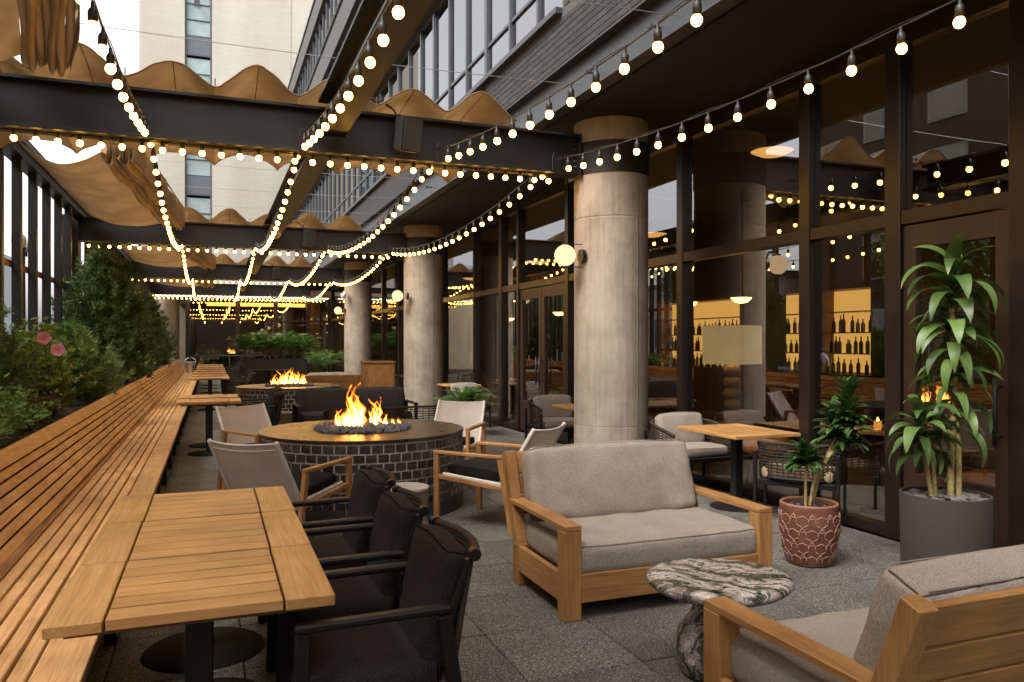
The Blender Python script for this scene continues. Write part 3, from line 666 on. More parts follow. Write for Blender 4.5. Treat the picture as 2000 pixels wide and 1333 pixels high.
# ================================================================== TABLES
wtx = wood('X', (.58, .325, .12), (.42, .22, .075), .45, 'tab', (.9, 1.08)); wty = wood('Y', (.58, .335, .125), (.42, .22, .075), .45, 'tab', (.9, 1.1))
TW, TL = .83, .67
tab = thing('dining_table', 'x', 'table', (0, 0, 0), 0, 'teak tables along the bench')
MB().b2((-TW/2, 0, -.036), (-TW/2+.155, TL, 0)).build('end_board', wty, tab, (0, -TL/2, .75), bevel=.003)
MB().b2((TW/2-.155, 0, -.036), (TW/2, TL, 0)).build('end_board', wty, tab, (0, -TL/2, .75), bevel=.003)
pk = MB().b2((-TW/2+.163, 0, -.034), (TW/2-.163, TL/6-.012, 0)).mesh('plank', wtx, bevel=.002)
for k in range(6): link('plank', pk, tab, (0, -TL/2+k*TL/6+.003, .7505))
MB().b2((-TW/2+.05, -TL/2+.03, .700), (TW/2-.05, TL/2-.03, .709)).build('underframe', wood('X', (.2, .1, .04), (.12, .06, .02), .6, 'underside'), tab)
MB().b2((-.045, -.045, .012), (.045, .045, .699)).build('pedestal', ST, tab, bevel=.004)
MB().lathe([(.29, 0), (.295, .004), (.28, .014), (.05, .03)], 48).build('base_plate', plain('base_black', (.012, .011, .010), .85, 0, 5, .2, spec=.15), tab, smooth=True, angle=.6)
tabs = [(2.90, 'teak dining table nearest the viewer, first of the joined three by the bench'), (3.585, 'middle teak table of the joined three nearest the viewer'), (4.27, 'third of the joined three near teak tables, its far edge by the white sling chair'),
        (11.75, 'teak table standing alone down the bench, the nearer of the next pair'), (12.65, 'teak table standing alone down the bench, the farther of the next pair'),
        (19.3, 'teak table along the bench beside the far fire pit'), (20.6, 'teak table along the bench just past the far fire pit'), (22.2, 'teak table along the bench, second past the far fire pit'), (24.0, 'teak table along the bench below the third crossbeam'), (25.9, 'teak table along the bench past the third crossbeam'), (28.0, 'teak table along the bench, second from its far end'), (30.0, 'teak table at the far end of the bench near the bucket')]
tab.location = (-.04, tabs[0][0], 0); tab['label'] = tabs[0][1]
for y, lb in tabs[1:]: dup(tab, (-.04+random.uniform(-.01, .01), y, 0), 0, lb)

# ================================================================== DINING CHAIR (dark, woven back)
dkf = plain('charcoal_frame', (.0085, .0065, .0065), .5, 0, 6, .2, .1, spec=.3); chf = fabric('charcoal_fabric', (.052, .046, .046), (.012, .011, .012), .9)
rope = fabric('dark_rope', (.12, .085, .06), (.03, .022, .018), 1.2)
def dining_chair(label, loc, rz):
    t = thing('dining_chair', label, 'chair', loc, rz, 'charcoal woven dining chairs')
    hw = .275
    for s in (-1, 1):
        MB().bar((s*hw, .29, 0), (s*hw, .27, .63), .034, .05, (0, 1, 0)).build('leg', dkf, t, bevel=.006)
        MB().bar((s*hw, -.30, 0), (s*(hw), -.20, .63), .034, .05, (0, 1, 0)).build('leg', dkf, t, bevel=.006)
        MB().bar((s*hw, .297, .645), (s*hw, -.225, .652), .048, .028, (0, 0, 1)).build('armrest', dkf, t, bevel=.008)
        MB().bar((s*hw, .26, .33), (s*hw, -.24, .29), .03, .045, (0, 0, 1)).build('side_rail', dkf, t, bevel=.004)
        MB().bar((s*(hw-.012), -.215, .60), (s*(hw-.02), -.300, .81), .04, .028, (0, 1, 0)).build('back_post', dkf, t, bevel=.008)
    # shell profile: from seat front to top of back
    prof = [(.25, .352), (.05, .338), (-.08, .330), (-.17, .345), (-.225, .39), (-.25, .47), (-.27, .60), (-.29, .71), (-.31, .815)]
    P = []
    for i in range(len(prof)-1):
        for q in range(7): P.append(tuple(prof[i][j]+(prof[i+1][j]-prof[i][j])*q/7 for j in (0, 1)))
    P.append(prof[-1]); m = MB()
    hw2 = hw-.03
    for i, (py, pz) in enumerate(P):
        bow = .05 if pz > .42 else .0
        pts = [(u*hw2, py-bow*(1-u*u), pz) for u in (-1, -.6, -.2, .2, .6, 1)]
        m.tube(pts, .0075, 5)
    tag(m.build('woven_shell', rope, t, smooth=True), kind='stuff')
    for s in (-1, 1): MB().tube([(s*hw2, p[0], p[1]) for p in prof], .012, 6).build('shell_edge', rope, t, smooth=True)
    MB().tube([(u*(hw-.005), -.315-.055*(1-u*u), .826) for u in np.linspace(-1, 1, 11)], [.019]+[.0165]*9+[.019], 8).build('top_rail', rope, t, smooth=True)
    for s in (-1, 1): MB().tube([(s*(hw-.035), -.318, .826), (s*(hw+.008), -.313, .826)], .022, 10).build('rail_cap', dkf, t, smooth=True, angle=.8)
    xform(cushion_mb(.50, .50, .10, .02, 6, .006, random.random()*9), T(0, .025, .405)).build('seat_cushion', chf, t, smooth=True)
    xform(cushion_mb(.47, .45, .10, .02, 6, .008, random.random()*9), T(0, -.228, .625) @ RX(R(90+12))).build('back_cushion', chf, t, smooth=True)
    return t
dc = dining_chair('charcoal dining chair nearest the viewer, at the first teak table', (.545, 2.86, 0), face(-1, 0.0))
for (x, y, lb, a) in [(.555, 3.60, 'middle charcoal dining chair of the three at the near tables', 0), (.56, 4.30, 'charcoal dining chair closest to the concrete stool', -.02),
                      (.62, 11.75, 'charcoal chair at the nearer table of the pair down the bench', .03), (.66, 12.75, 'charcoal chair at the farther table of the pair down the bench', -.03),
                      (.60, 19.3, 'charcoal chair at the table beside the far fire pit', 0), (.60, 20.6, 'charcoal chair just past the far fire pit', .05), (.6, 22.2, 'charcoal chair at the second table past the far fire pit', 0), (.6, 24.0, 'charcoal chair below the third crossbeam', 0), (.6, 25.9, 'charcoal chair past the third crossbeam', 0), (.6, 28, 'charcoal chair at the second farthest table', 0), (.62, 30, 'charcoal chair at the farthest table', 0)]:
    dup(dc, (x, y, 0), face(-1, a), lb)

# ================================================================== WHITE SLING CHAIR
sling = fabric('white_sling', (.80, .73, .68), (.68, .61, .56), 2.0, .8, (1, 1, 1), .38); wfrm = plain('white_frame', (.62, .58, .54), .45)
blk = fabric('black_cushion', (.020, .019, .020), (.010, .009, .010))
cz = wood('Z', (.52, .27, .10), (.34, .16, .055), .5, 'chairw'); cyw = wood('Y', (.52, .27, .10), (.34, .16, .055), .5, 'chairw'); cx_ = wood('X', (.52, .27, .10), (.34, .16, .055), .5, 'chairw')
def sling_chair(label, loc, rz):
    # local origin mid; front legs at y=+.36, rear feet -.39
    t = thing('sling_armchair', label, 'chair', loc, rz, 'white sling armchairs round the near fire pit')
    hw = .34
    for s in (-1, 1):
        MB().bar((s*hw, .36, 0), (s*hw, .36, .607), .036, .052, (0, 1, 0)).build('leg', cz, t, bevel=.004)
        MB().bar((s*hw, -.39, 0), (s*hw, -.275, .607), .036, .052, (0, 1, 0)).build('leg', cz, t, bevel=.004)
        MB().bar((s*hw, .387, .622), (s*hw, -.30, .622), .048, .028, (0, 0, 1)).build('armrest', cyw, t, bevel=.005)
        MB().bar((s*hw, .334, .415), (s*hw, -.30, .365), .030, .036, (0, 0, 1)).build('side_rail', cyw, t, bevel=.004)
        MB().bar((s*(hw-.045), .33, .43), (s*(hw-.045), -.27, .385), .022, .03, (0, 0, 1)).build('sling_rail', wfrm, t, bevel=.006)
        MB().bar((s*(hw-.045), -.25, .36), (s*(hw-.06), -.56, .865), .03, .035, (0, 1, 0)).build('back_post', wfrm, t, bevel=.008)
    for (y, z) in ((.33, .395), (-.28, .345)): MB().bar((-hw+.02, y, z), (hw-.02, y, z), .03, .035, (0, 0, 1)).build('cross_rail', cx_, t, bevel=.004)
    def bk_(u, v):
        x = (u*2-1)*(hw-.05); y = -.265-.285*v; z = .40+.455*v; sag = .045*(1-(u*2-1)**2)*(1 if v > .0 else 1)
        return Vector((x, y-sag, z-sag*.4))
    g = MB().grid(bk_, 12, 10); n = len(g.v); 
    g2 = MB(); g2.v = g.v+[(a, b-.006, c) for a, b, c in g.v]; g2.f = g.f+[tuple(i+n for i in f[::-1]) for f in g.f]
    g2.build('back_sling', sling, t, smooth=True)
    MB().tube([bk_(u, .90)+Vector((0, -.008, 0)) for u in np.linspace(0, 1, 9)], .006, 5).tube([bk_(u, 1.0) for u in np.linspace(0, 1, 9)], .009, 6).build('back_hem', wfrm, t, smooth=True)
    MB().grid(lambda u, v: ((u*2-1)*(hw-.05), .33-.6*v, .435-.045*v-.02*(1-(u*2-1)**2)), 8, 8).build('seat_sling', sling, t, smooth=True)
    xform(cushion_mb(.56, .56, .07, .015, 6, .005, 3), T(0, .05, .455) @ RX(R(4))).build('seat_cushion', blk, t, smooth=True)
    return t
sc = sling_chair('white sling armchair seen from behind, beside the end of the near teak tables', (.55, 6.30, 0), face(.62, .78))
for (x, y, fx, fy, lb) in [(2.30, 6.42, -.63, .776, 'white sling armchair between the near fire pit and the grey sofa'),
                           (.56, 8.72, .47, -.88, 'white sling armchair across the fire pit on the bench side'), (2.50, 8.50, -.56, -.83, 'white sling armchair across the fire pit on the glazing side')]:
    dup(sc, (x, y, 0), face(fx, fy), lb)

# ================================================================== TEAK SOFAS
grey = fabric('taupe_fabric', (.43, .375, .325), (.24, .205, .178), .7); pipe = plain('piping_dark', (.22, .18, .155), .9)
sx_ = wood('X', (.50, .265, .095), (.34, .165, .055), .5, 'sofaw', (.9, 1.12)); syw = wood('Y', (.50, .265, .095), (.34, .165, .055), .5, 'sofaw', (.9, 1.12)); szw = wood('Z', (.50, .265, .095), (.34, .165, .055), .5, 'sofaw', (.9, 1.12))
def teak_sofa(label, loc, rz, w=1.43, cush=grey, group='teak framed sofas'):
    """front at y=0 (faces +y), back towards -y, centred in x"""
    t = thing('teak_sofa', label, 'sofa', loc, rz, group); h = w/2; D = .80
    for s in (-1, 1):
        MB().b2((s*h, -.10, 0), (s*(h-.105), 0, .503)).build('leg', szw, t, bevel=.003)
        MB().b2((s*h, -D, 0), (s*(h-.105), -D+.09, .26)).build('leg', szw, t, bevel=.003)
        MB().b2((s*(h-.002), -D-.085, .505), (s*(h-.106), .001, .535)).build('armrest', syw, t, bevel=.003)
        MB().b2((s*(h-.003), -D+.0905, .095), (s*(h-.04), -.1005, .255)).build('side_panel', syw, t, bevel=.003)
        MB().bar((s*(h-.04-.002), -D+.045, .20), (s*(h-.04-.002), -D-.19, .825), .075, .075, (0, 1, 0)).build('back_post', szw, t, bevel=.004)
    MB().b2((-h+.106, -.045, .095), (h-.106, -.003, .255)).build('front_panel', sx_, t, bevel=.003)
    MB().b2((-h+.106, -D+.003, .095), (h-.106, -D+.045, .255)).build('rear_panel', sx_, t, bevel=.003)
    MB().b2((-h+.045, -D+.05, .20), (h-.045, -.05, .225)).build('deck', sx_, t)
    q0 = Vector((0, -D+.045, .20)); q1 = Vector((0, -D-.19, .825)); qd = (q1-q0)
    for a, b in ((.36, .545), (.565, .75), (.77, .99)):
        c0 = q0+qd*a; c1 = q0+qd*b; m = MB().bar((0, c0.y-.012, c0.z), (0, c1.y-.012, c1.z), w-.168, .028, (0, 1, 0)); m.build('slat', sx_, t, bevel=.003)
    xform(cushion_mb(w-.10, .78, .19, .018, 9, .008, 1, (34, 20, 8)), T(0, -.395, .322)).build('seat_cushion', cush, t, smooth=True)
    a = math.atan2(-qd.y, qd.z)
    bc = q0+qd*.64+Vector((0, .125, .02))
    xform(cushion_mb(w-.18, .53, .18, .03, 8, .012, 5, (34, 18, 8)), T(*bc) @ RX(R(90)+a)).build('back_cushion', cush, t, smooth=True)
    # piping along the back cushion
    M = T(*bc) @ RX(R(90)+a); W2 = (w-.18)/2-.012
    for zz in (.088, -.088):
        pts = [M @ Vector((u*W2, -.262 if False else .257-.012*abs(u)**8, zz*(1-.12*abs(u)**6))) for u in np.linspace(-1, 1, 25)]
        pts2 = [M @ Vector((u*W2, .247, zz*.80)) for u in np.linspace(-.93, .93, 25)]
        MB().tube(pts2, .0035, 5).build('piping', pipe, t, smooth=True)
    return t
teak_sofa('taupe cushioned teak sofa facing the marble table, in front of the concrete column', (2.555, 3.95, 0), face(0, -1))
teak_sofa('taupe cushioned teak sofa seen from behind, slatted back by the frame corner', (2.56, 2.645, 0), face(0, 1))
teak_sofa('teak sofa with white back cushion seen from behind, beyond the far fire pit', (2.55, 18.8, 0), face(0, 1), 1.3, fabric('white_cushion', (.6, .57, .54), (.45, .42, .4)))

# ================================================================== MARBLE TABLE
mt = thing('marble_table', 'oval marble side table with swirling veins on a pebble shaped base', 'table', (2.25, 3.10, 0), R(-21))
xform(MB().lathe([(.05, .385), (.20, .388), (.315, .405), (.345, .43), (.338, .452), (.31, .463), (.1, .466)], 72, wob=.012, sy=.93), Matrix.Identity(4)).build('tabletop', marble(), mt, smooth=True)
MB().lathe([(.10, 0), (.17, .02), (.195, .10), (.175, .19), (.12, .27), (.09, .33), (.12, .39)], 40, (-.02, 0, 0), wob=.05).build('base', marble(), mt, smooth=True)

# ================================================================== CONCRETE STOOL / SIDE BLOCK
def stool(label, loc, r=.185, h=.45):
    t = thing('concrete_stool', label, 'stool', loc, 0, 'concrete drum stools')
    MB().lathe([(r*.96, h-.03), (r, h-.02), (r, h-.006), (r*.97, h), (.01, h)], 48).build('top', concrete('pale_concrete', (.46, .42, .36), False), t, smooth=True, angle=.6)
    m = MB().grid(lambda u, v: ((r*(1-.09*math.sin(v*math.pi))+.006*mnoise.noise(Vector((math.cos(u*6.283)*4, math.sin(u*6.283)*4, v*14))))*math.cos(u*6.2832), (r*(1-.09*math.sin(v*math.pi))+.006*mnoise.noise(Vector((math.cos(u*6.283)*4, math.sin(u*6.283)*4, v*14))))*math.sin(u*6.2832), v*(h-.032)), 72, 40)
    m.build('body', plain('textured_concrete', (.30, .24, .17), .9, 0, 40, .3, .9, bdist=.02), t, smooth=True)
    return t
st = stool('rough concrete drum stool between the dark chairs and the near fire pit', (1.40, 5.93, 0))
dup(st, (1.05, 12.9, 0), 0, 'small concrete drum stool beside the dark loveseat')

# ================================================================== FIRE PITS
tile = plain('glazed_black_brick', (.034, .027, .025), .28, 0, 12, .35, .15, rnd=(.6, 1.7), spec=.6)
grout = plain('pale_grout', (.40, .37, .33), .9, 0, 30, .2, .3)
bronzetop = plain('bronze_slab', (.045, .033, .027), .30, .4, 4, .3, .08)
lava = plain('lava_rock', (.035, .035, .04), .75, 0, 14, .5, .9, rnd=(.6, 1.8))
def flame_mat():
    m = bpy.data.materials.new('flame'); m.use_nodes = True; n = m.node_tree.nodes; l = m.node_tree.links; n.clear()
    o = n.new('ShaderNodeOutputMaterial'); e = n.new('ShaderNodeEmission'); tr = n.new('ShaderNodeBsdfTransparent'); mx = n.new('ShaderNodeMixShader')
    tc = n.new('ShaderNodeTexCoord'); oi = n.new('ShaderNodeObjectInfo'); mp = n.new('ShaderNodeMapping'); mp.inputs['Scale'].default_value = (9, 9, 4.2)
    ml = n.new('ShaderNodeMath'); ml.operation = 'MULTIPLY'; ml.inputs[1].default_value = 23; l.new(oi.outputs['Random'], ml.inputs[0]); l.new(ml.outputs[0], mp.inputs['Location']); l.new(tc.outputs['Object'], mp.inputs[0])
    nz = n.new('ShaderNodeTexNoise'); nz.inputs['Scale'].default_value = 1.6; nz.inputs['Detail'].default_value = 5; nz.inputs['Distortion'].default_value = 1.4; l.new(mp.outputs[0], nz.inputs[0])
    uv = n.new('ShaderNodeUVMap'); sp = n.new('ShaderNodeSeparateXYZ'); l.new(uv.outputs[0], sp.inputs[0])
    # heat: high in the core, low at the rim and the tip
    a = n.new('ShaderNodeMath'); a.operation = 'MULTIPLY'; a.inputs[1].default_value = 1.15; l.new(sp.outputs[1], a.inputs[0])
    s = n.new('ShaderNodeMath'); s.operation = 'SUBTRACT'; l.new(nz.outputs[0], s.inputs[0]); l.new(a.outputs[0], s.inputs[1])
    b = n.new('ShaderNodeMath'); b.operation = 'MULTIPLY_ADD'; b.inputs[1].default_value = .95; l.new(sp.outputs[0], b.inputs[0]); l.new(s.outputs[0], b.inputs[2])
    cr = ramp(n, [(.0, (.8, .10, .004)), (.35, (1, .20, .012)), (.65, (1, .34, .035)), (.95, (1, .58, .14))]); l.new(b.outputs[0], cr.inputs[0]); l.new(cr.outputs[0], e.inputs[0])
    mr = n.new('ShaderNodeMapRange'); mr.inputs['From Min'].default_value = 0; mr.inputs['From Max'].default_value = 1.1; mr.inputs['To Min'].default_value = 1.4; mr.inputs['To Max'].default_value = 6.0; l.new(b.outputs[0], mr.inputs[0]); l.new(mr.outputs[0], e.inputs[1])
    al = n.new('ShaderNodeMapRange'); al.inputs['From Min'].default_value = .04; al.inputs['From Max'].default_value = .95; al.inputs['To Max'].default_value = .74; l.new(b.outputs[0], al.inputs[0])
    l.new(al.outputs[0], mx.inputs[0]); l.new(tr.outputs[0], mx.inputs[1]); l.new(e.outputs[0], mx.inputs[2]); l.new(mx.outputs[0], o.inputs[0])
    return m
FM = flame_mat()
def flame_me(h, w, seed):
    rg = random.Random(seed); ns = 16; nu = 9; vs = []; fs = []; uvs = []
    ph = rg.random()*6; a1 = rg.uniform(.03, .07)*h/.3; ph2 = rg.random()*6; yaw = rg.random()*3.14
    for i in range(ns+1):
        t = i/ns
        wid = w*(.35+1.5*t**.6)*(1-t)**.85*(1+.22*math.sin(t*17+ph2)+.12*math.sin(t*31+ph)) if t < 1 else 0
        cx = a1*math.sin(t*5.5+ph)*t+.02*h*math.sin(t*19+ph2); cyy = a1*.7*math.cos(t*4.6+ph2)*t
        for j in range(nu+1):
            s = j/nu*2-1; bulge = (1-s*s)*wid*.5*math.sin(ph+2*t)
            x = cx+s*wid*math.cos(yaw+t*.8)-bulge*math.sin(yaw+t*.8); y = cyy+s*wid*math.sin(yaw+t*.8)+bulge*math.cos(yaw+t*.8)
            vs.append((x, y, t*h+.012*math.sin(s*7+ph))); uvs.append((1-abs(s), t))
    for i in range(ns):
        for j in range(nu): fs.append((i*(nu+1)+j, i*(nu+1)+j+1, (i+1)*(nu+1)+j+1, (i+1)*(nu+1)+j))
    me = bpy.data.meshes.new('flame'); me.from_pydata(vs, [], fs); ul = me.uv_layers.new(name='UVMap')
    for lp in me.loops: ul.data[lp.index].uv = uvs[lp.vertex_index]
    me.materials.append(FM); me.polygons.foreach_set('use_smooth', [True]*len(me.polygons)); return me
rockme = []
for k in range(6):
    bm = bmesh.new(); bmesh.ops.create_icosphere(bm, subdivisions=1, radius=.028)
    for v in bm.verts: v.co *= random.uniform(.65, 1.35); v.co.z *= .75
    me = bpy.data.meshes.new('rock'); bm.to_mesh(me); bm.free(); me.materials.append(lava); rockme.append(me)
def rocks_mb(n, rx, ry, z, sc=1, base=None):
    mb = MB()
    for i in range(n):
        me = base or random.choice(rockme); a = random.random()*6.283; q = math.sqrt(random.random()); s = random.uniform(.6, 1.25)*sc
        M = T(rx*q*math.cos(a), ry*q*math.sin(a), z+random.uniform(0, .035)*sc*(1.3-q)) @ Matrix.Rotation(random.random()*6, 4, 'Z') @ Matrix.Rotation(random.random()*6, 4, 'X') @ Matrix.Scale(s, 4)
        mb.add([M @ v.co for v in me.vertices], [tuple(p.vertices) for p in me.polygons])
    return mb
def fire_pit(label, loc, flames, r=.965, hh=.73, viewang=-100):
    t = thing('fire_pit', label, 'fire pit', loc, 0, 'round brick fire pits')
    MB().lathe([(r-.007, 0), (r-.007, .699)], 96).build('core', grout, t, smooth=True, angle=.5)
    MB().lathe([(r+.002, 0), (r+.002, .135)], 96).build('plinth', plain('dark_plinth', (.045, .042, .042), .7), t, smooth=True, angle=.5)
    MB().lathe([(.55, .70), (r+.004, .70), (r+.006, .703), (r+.006, .727), (r+.002, hh), (.58, hh)], 128).build('slab', bronzetop, t, smooth=True, angle=.5)
    rows = 7; rh = (.697-.14)/rows; nb = 58; cand = []
    da = 2*math.pi/nb; bw = 2*r*math.sin(da/2)-.014
    me = MB().b2((-bw/2, -.018, 0), (bw/2, .004, rh-.013)).mesh('brick', tile, bevel=.003)
    bm_rest = MB()
    for k in range(rows):
        for j in range(nb):
            a = (j+(.5 if k % 2 else 0))*da+random.uniform(-.0012, .0012)
            dd = abs((a-R(viewang)+math.pi) % (2*math.pi)-math.pi); cand.append((dd, a, .141+k*rh))
    cand.sort()
    for i, (dd, a, z) in enumerate(cand):
        rr = r-.004+random.uniform(-.0015, .0015)
        if i < 292: link('brick', me, t, (rr*math.cos(a), rr*math.sin(a), z), (0, 0, a-math.pi/2))
        else:
            M = T(rr*math.cos(a), rr*math.sin(a), z) @ Matrix.Rotation(a-math.pi/2, 4, 'Z'); b = MB().b2((-bw/2, -.018, 0), (bw/2, .004, rh-.013)); xform(b, M); bm_rest.add(b.v, b.f)
    tag(bm_rest.build('bricks', tile, t), kind='stuff')
    # burner recess filled with lava rock
    MB().lathe([(.01, .715), (.44, .715), (.46, .731), (.47, .7325), (.47, .729)], 64).build('burner_tray', spk, t, smooth=True, angle=.5)
    tag(rocks_mb(900, .44, .44, .728, 1.05).build('lava_rocks', lava, t), kind='stuff')
    for (x, y, h, w) in flames: link('flame', flame_me(h, w, random.random()), t, (x, y, .745))
    return t
def fl(n, rx, ry, hs, ws, cx=0, cy=0):
    o = []
    for i in range(n):
        a = random.random()*6.28; q = random.random()**.7; o.append((cx+rx*q*math.cos(a), cy+ry*q*math.sin(a), random.uniform(*hs)*(1.15-.55*q), random.uniform(*ws)))
    return o
f1 = fl(18, .09, .06, (.26, .42), (.035, .075), -.09, -.05)+fl(8, .10, .06, (.10, .22), (.02, .045), .12, .05)+fl(10, .14, .05, (.06, .12), (.02, .04), .24, .04)+fl(7, .05, .05, (.09, .18), (.02, .04), -.24, .03)+fl(6, .06, .05, (.24, .34), (.02, .04), .13, .0)
fire_pit('near round fire pit of glazed dark bricks with a tall single flame', (1.37, 7.56, 0), f1)
f2 = fl(46, .36, .15, (.16, .34), (.04, .09))
fire_pit('far round fire pit of dark bricks with a wide low fire', (1.39, 15.45, 0), f2)

# ================================================================== WICKER / CAFE FURNITURE
wick = fabric('brown_wicker', (.085, .062, .048), (.03, .022, .018), .6)
def weave_panel(fn, nu, nv, r=.006):
    """open basket weave over surface fn(u,v): horizontals as strands, verticals in pairs"""
    m = MB()
    for i in range(nv+1):
        v = i/nv; pts = []
        for q in range(nu*2+1):
            u = q/(nu*2); p = Vector(fn(u, v)); off = r*.9*(1 if (q+i) % 2 else -1); nrm = (Vector(fn(min(1, u+.01), v))-Vector(fn(max(0, u-.01), v))).cross(Vector((0, 0, 1)))
            if nrm.length > 0: nrm.normalize()
            pts.append(p+nrm*off)
        m.tube(pts, r, 4, False)
    for i in range(nu+1):
        u = i/nu; m.tube([fn(u, v) for v in np.linspace(0, 1, 8)], r*.9, 4, False)
    return m
def tub_chair(label, loc, rz, w=.66, d=.56, top=.70, cush=True, group='woven armchairs by the glazing'):
    t = thing('woven_armchair', label, 'chair', loc, rz, group); h = w/2
    path = [(-h, d/2), (-h, 0), (-h+.02, -d/2+.14), (-h+.14, -d/2), (0, -d/2-.015), (h-.14, -d/2), (h-.02, -d/2+.14), (h, 0), (h, d/2)]
    def P(u):
        s = u*(len(path)-1); i = min(int(s), len(path)-2); f = s-i
        return (path[i][0]*(1-f)+path[i+1][0]*f, path[i][1]*(1-f)+path[i+1][1]*f)
    def fn(u, v):
        x, y = P(u); edge = .10*(abs(u*2-1)**3); z0 = .40; z1 = top-edge
        return (x*(1+.04*v), y*(1+.04*v), z0+(z1-z0)*v)
    tag(weave_panel(fn, 34, 11, .0065).build('woven_back', wick, t, smooth=True), kind='stuff')
    MB().tube([fn(u, 1) for u in np.linspace(0, 1, 33)], .016, 6).build('top_rail', wick, t, smooth=True)
    MB().tube([fn(u, 0) for u in np.linspace(0, 1, 33)], .012, 6).build('lower_rail', dkf, t, smooth=True)
    for sx in (-1, 1):
        for sy in (-1, 1): MB().bar((sx*(h-.0), sy*(d/2-.03), 0), (sx*(h-.0), sy*(d/2-.03), .42+(.16 if sy > 0 else .2)), .03, .03, (0, 1, 0)).build('leg', dkf, t, bevel=.004)
    MB().b2((-h+.02, -d/2+.02, .33), (h-.02, d/2-.01, .38)).build('seat_frame', dkf, t, bevel=.004)
    xform(cushion_mb(w-.07, d-.04, .10, .02, 7, .006, 4), T(0, .0, .43)).build('seat_cushion', grey if cush else chf if w > .9 else fabric('straw_seat', (.42, .32, .22), (.28, .2, .13)), t, smooth=True)
    if cush: xform(cushion_mb(w-.16, .36, .13, .03, 6, .01, 8), T(0, -d/2+.12, .63) @ RX(R(90+12))).build('back_cushion', grey, t, smooth=True)
    return t
tub_chair('open woven armchair beside the terracotta pot, back to the sofa', (4.78, 5.42, 0), face(.80, .60), .68, .42, .70, False)
tub_chair('woven armchair with taupe cushions behind the café table by the glass', (4.72, 7.02, 0), face(0, -1), .74, .60, .72)
tub_chair('woven armchair with taupe cushions half hidden left of the near column', (4.58, 10.05, 0), face(0, -1), .76, .62, .74)
tub_chair('woven armchair with grey cushions beyond the fern pot', (4.4, 13.7, 0), face(0, -1), .7, .6, .72)
tub_chair('brown woven lounge chair behind the near fire pit, back to the viewer', (1.85, 10.05, 0), face(.05, 1), .95, .6, .73, False, 'dark lounge chairs behind the near fire pit')
tub_chair('brown woven lounge chair right of the other behind the near fire pit', (2.62, 10.15, 0), face(-.05, 1), .95, .6, .73, False, 'dark lounge chairs behind the near fire pit')
def cafe_table(label, loc, w=.70, d=.90, rz=0):
    t = thing('cafe_table', label, 'table', loc, rz, 'small teak tables by the glazing'); n = 9
    pkm = MB().b2((0, -d/2+.07, -.028), (.0, 0, 0))
    pw = (w-.14)/n
    me = MB().b2((0, -d/2+.073, -.026), (pw-.004, d/2-.073, 0)).mesh('plank', wty)
    for k in range(n): link('plank', me, t, (-w/2+.07+k*pw+.002, 0, .735))
    MB().b2((-w/2, -d/2, -.03), (-w/2+.068, d/2, 0)).build('edge_board', wty, t, (0, 0, .736), bevel=.003); MB().b2((w/2-.068, -d/2, -.03), (w/2, d/2, 0)).build('edge_board', wty, t, (0, 0, .736), bevel=.003)
    MB().b2((-w/2+.07, -d/2, -.03), (w/2-.07, -d/2+.07, 0)).build('edge_board', wtx, t, (0, 0, .736), bevel=.003); MB().b2((-w/2+.07, d/2-.07, -.03), (w/2-.07, d/2, 0)).build('edge_board', wtx, t, (0, 0, .736), bevel=.003)
    MB().b2((-.04, -.04, .02), (.04, .04, .702)).build('pedestal', ST, t); MB().lathe([(.25, 0), (.25, .008), (.05, .022)], 32).build('base_plate', ST, t, smooth=True, angle=.5)
    return t
cafe_table('small teak café table beside the woven armchair behind the sofa', (4.66, 6.14, 0), .72, .92)
cafe_table('small teak café table partly hidden by the near concrete column', (4.6, 9.15, 0), .72, .7)
cafe_table('small teak café table beyond the fern pot near the second column', (4.55, 14.7, 0), .7, .7)
# dark loveseat facing the near pit
dl = thing('dark_loveseat', 'dark charcoal loveseat between the two fire pits', 'sofa', (2.07, 12.1, 0), face(0, -1))
for s in (-1, 1):
    MB().bar((s*.88, .33, 0), (s*.88, .33, .6), .05, .05, (0, 1, 0)).build('leg', dkf, dl, bevel=.005); MB().bar((s*.88, -.33, 0), (s*.88, -.33, .6), .05, .05, (0, 1, 0)).build('leg', dkf, dl, bevel=.005)
    MB().b2((s*.85, -.36, .6), (s*.91, .36, .63)).build('armrest', dkf, dl, bevel=.006)
MB().b2((-.86, -.36, .26), (.86, .34, .32)).build('seat_frame', dkf, dl)
for s in (-1, 1):
    xform(cushion_mb(.84, .66, .16, .02, 7, .006, s), T(s*.43, 0, .41)).build('seat_cushion', chf, dl, smooth=True)
    xform(cushion_mb(.84, .44, .15, .02, 7, .006, s+2), T(s*.43, -.30, .63) @ RX(R(98))).build('back_cushion', chf, dl, smooth=True)
MB().b2((-.86, -.40, .3), (.86, -.385, .78)).build('back_panel', dkf, dl)
# cabinet
cb = thing('teak_cabinet', 'upright teak cabinet standing before the third column', 'cabinet', (3.62, 18.1, 0), R(0))
MB().b2((-.33, -.33, .05), (.33, .33, 1.08)).build('body', szw, cb, bevel=.004); MB().b2((-.36, -.36, 1.081), (.36, .36, 1.12)).build('top', sx_, cb, bevel=.004); MB().b2((-.29, -.345, .09), (.29, -.331, 1.04)).build('door', szw, cb, bevel=.003); MB().b2((-.345, -.29, .09), (-.331, .29, 1.04)).build('side_panel', szw, cb, bevel=.003); MB().b2((-.3, -.3, 0), (.3, .3, .05)).build('plinth', spk, cb)
dc2 = dup(dc, (1.75, 21.5, 0), face(.2, 1), 'charcoal chair turned away beyond the far fire pit flames')
dup(dc, (1.1, 21.6, 0), face(-.3, 1), 'charcoal chair beyond the far fire pit next to the black planter')
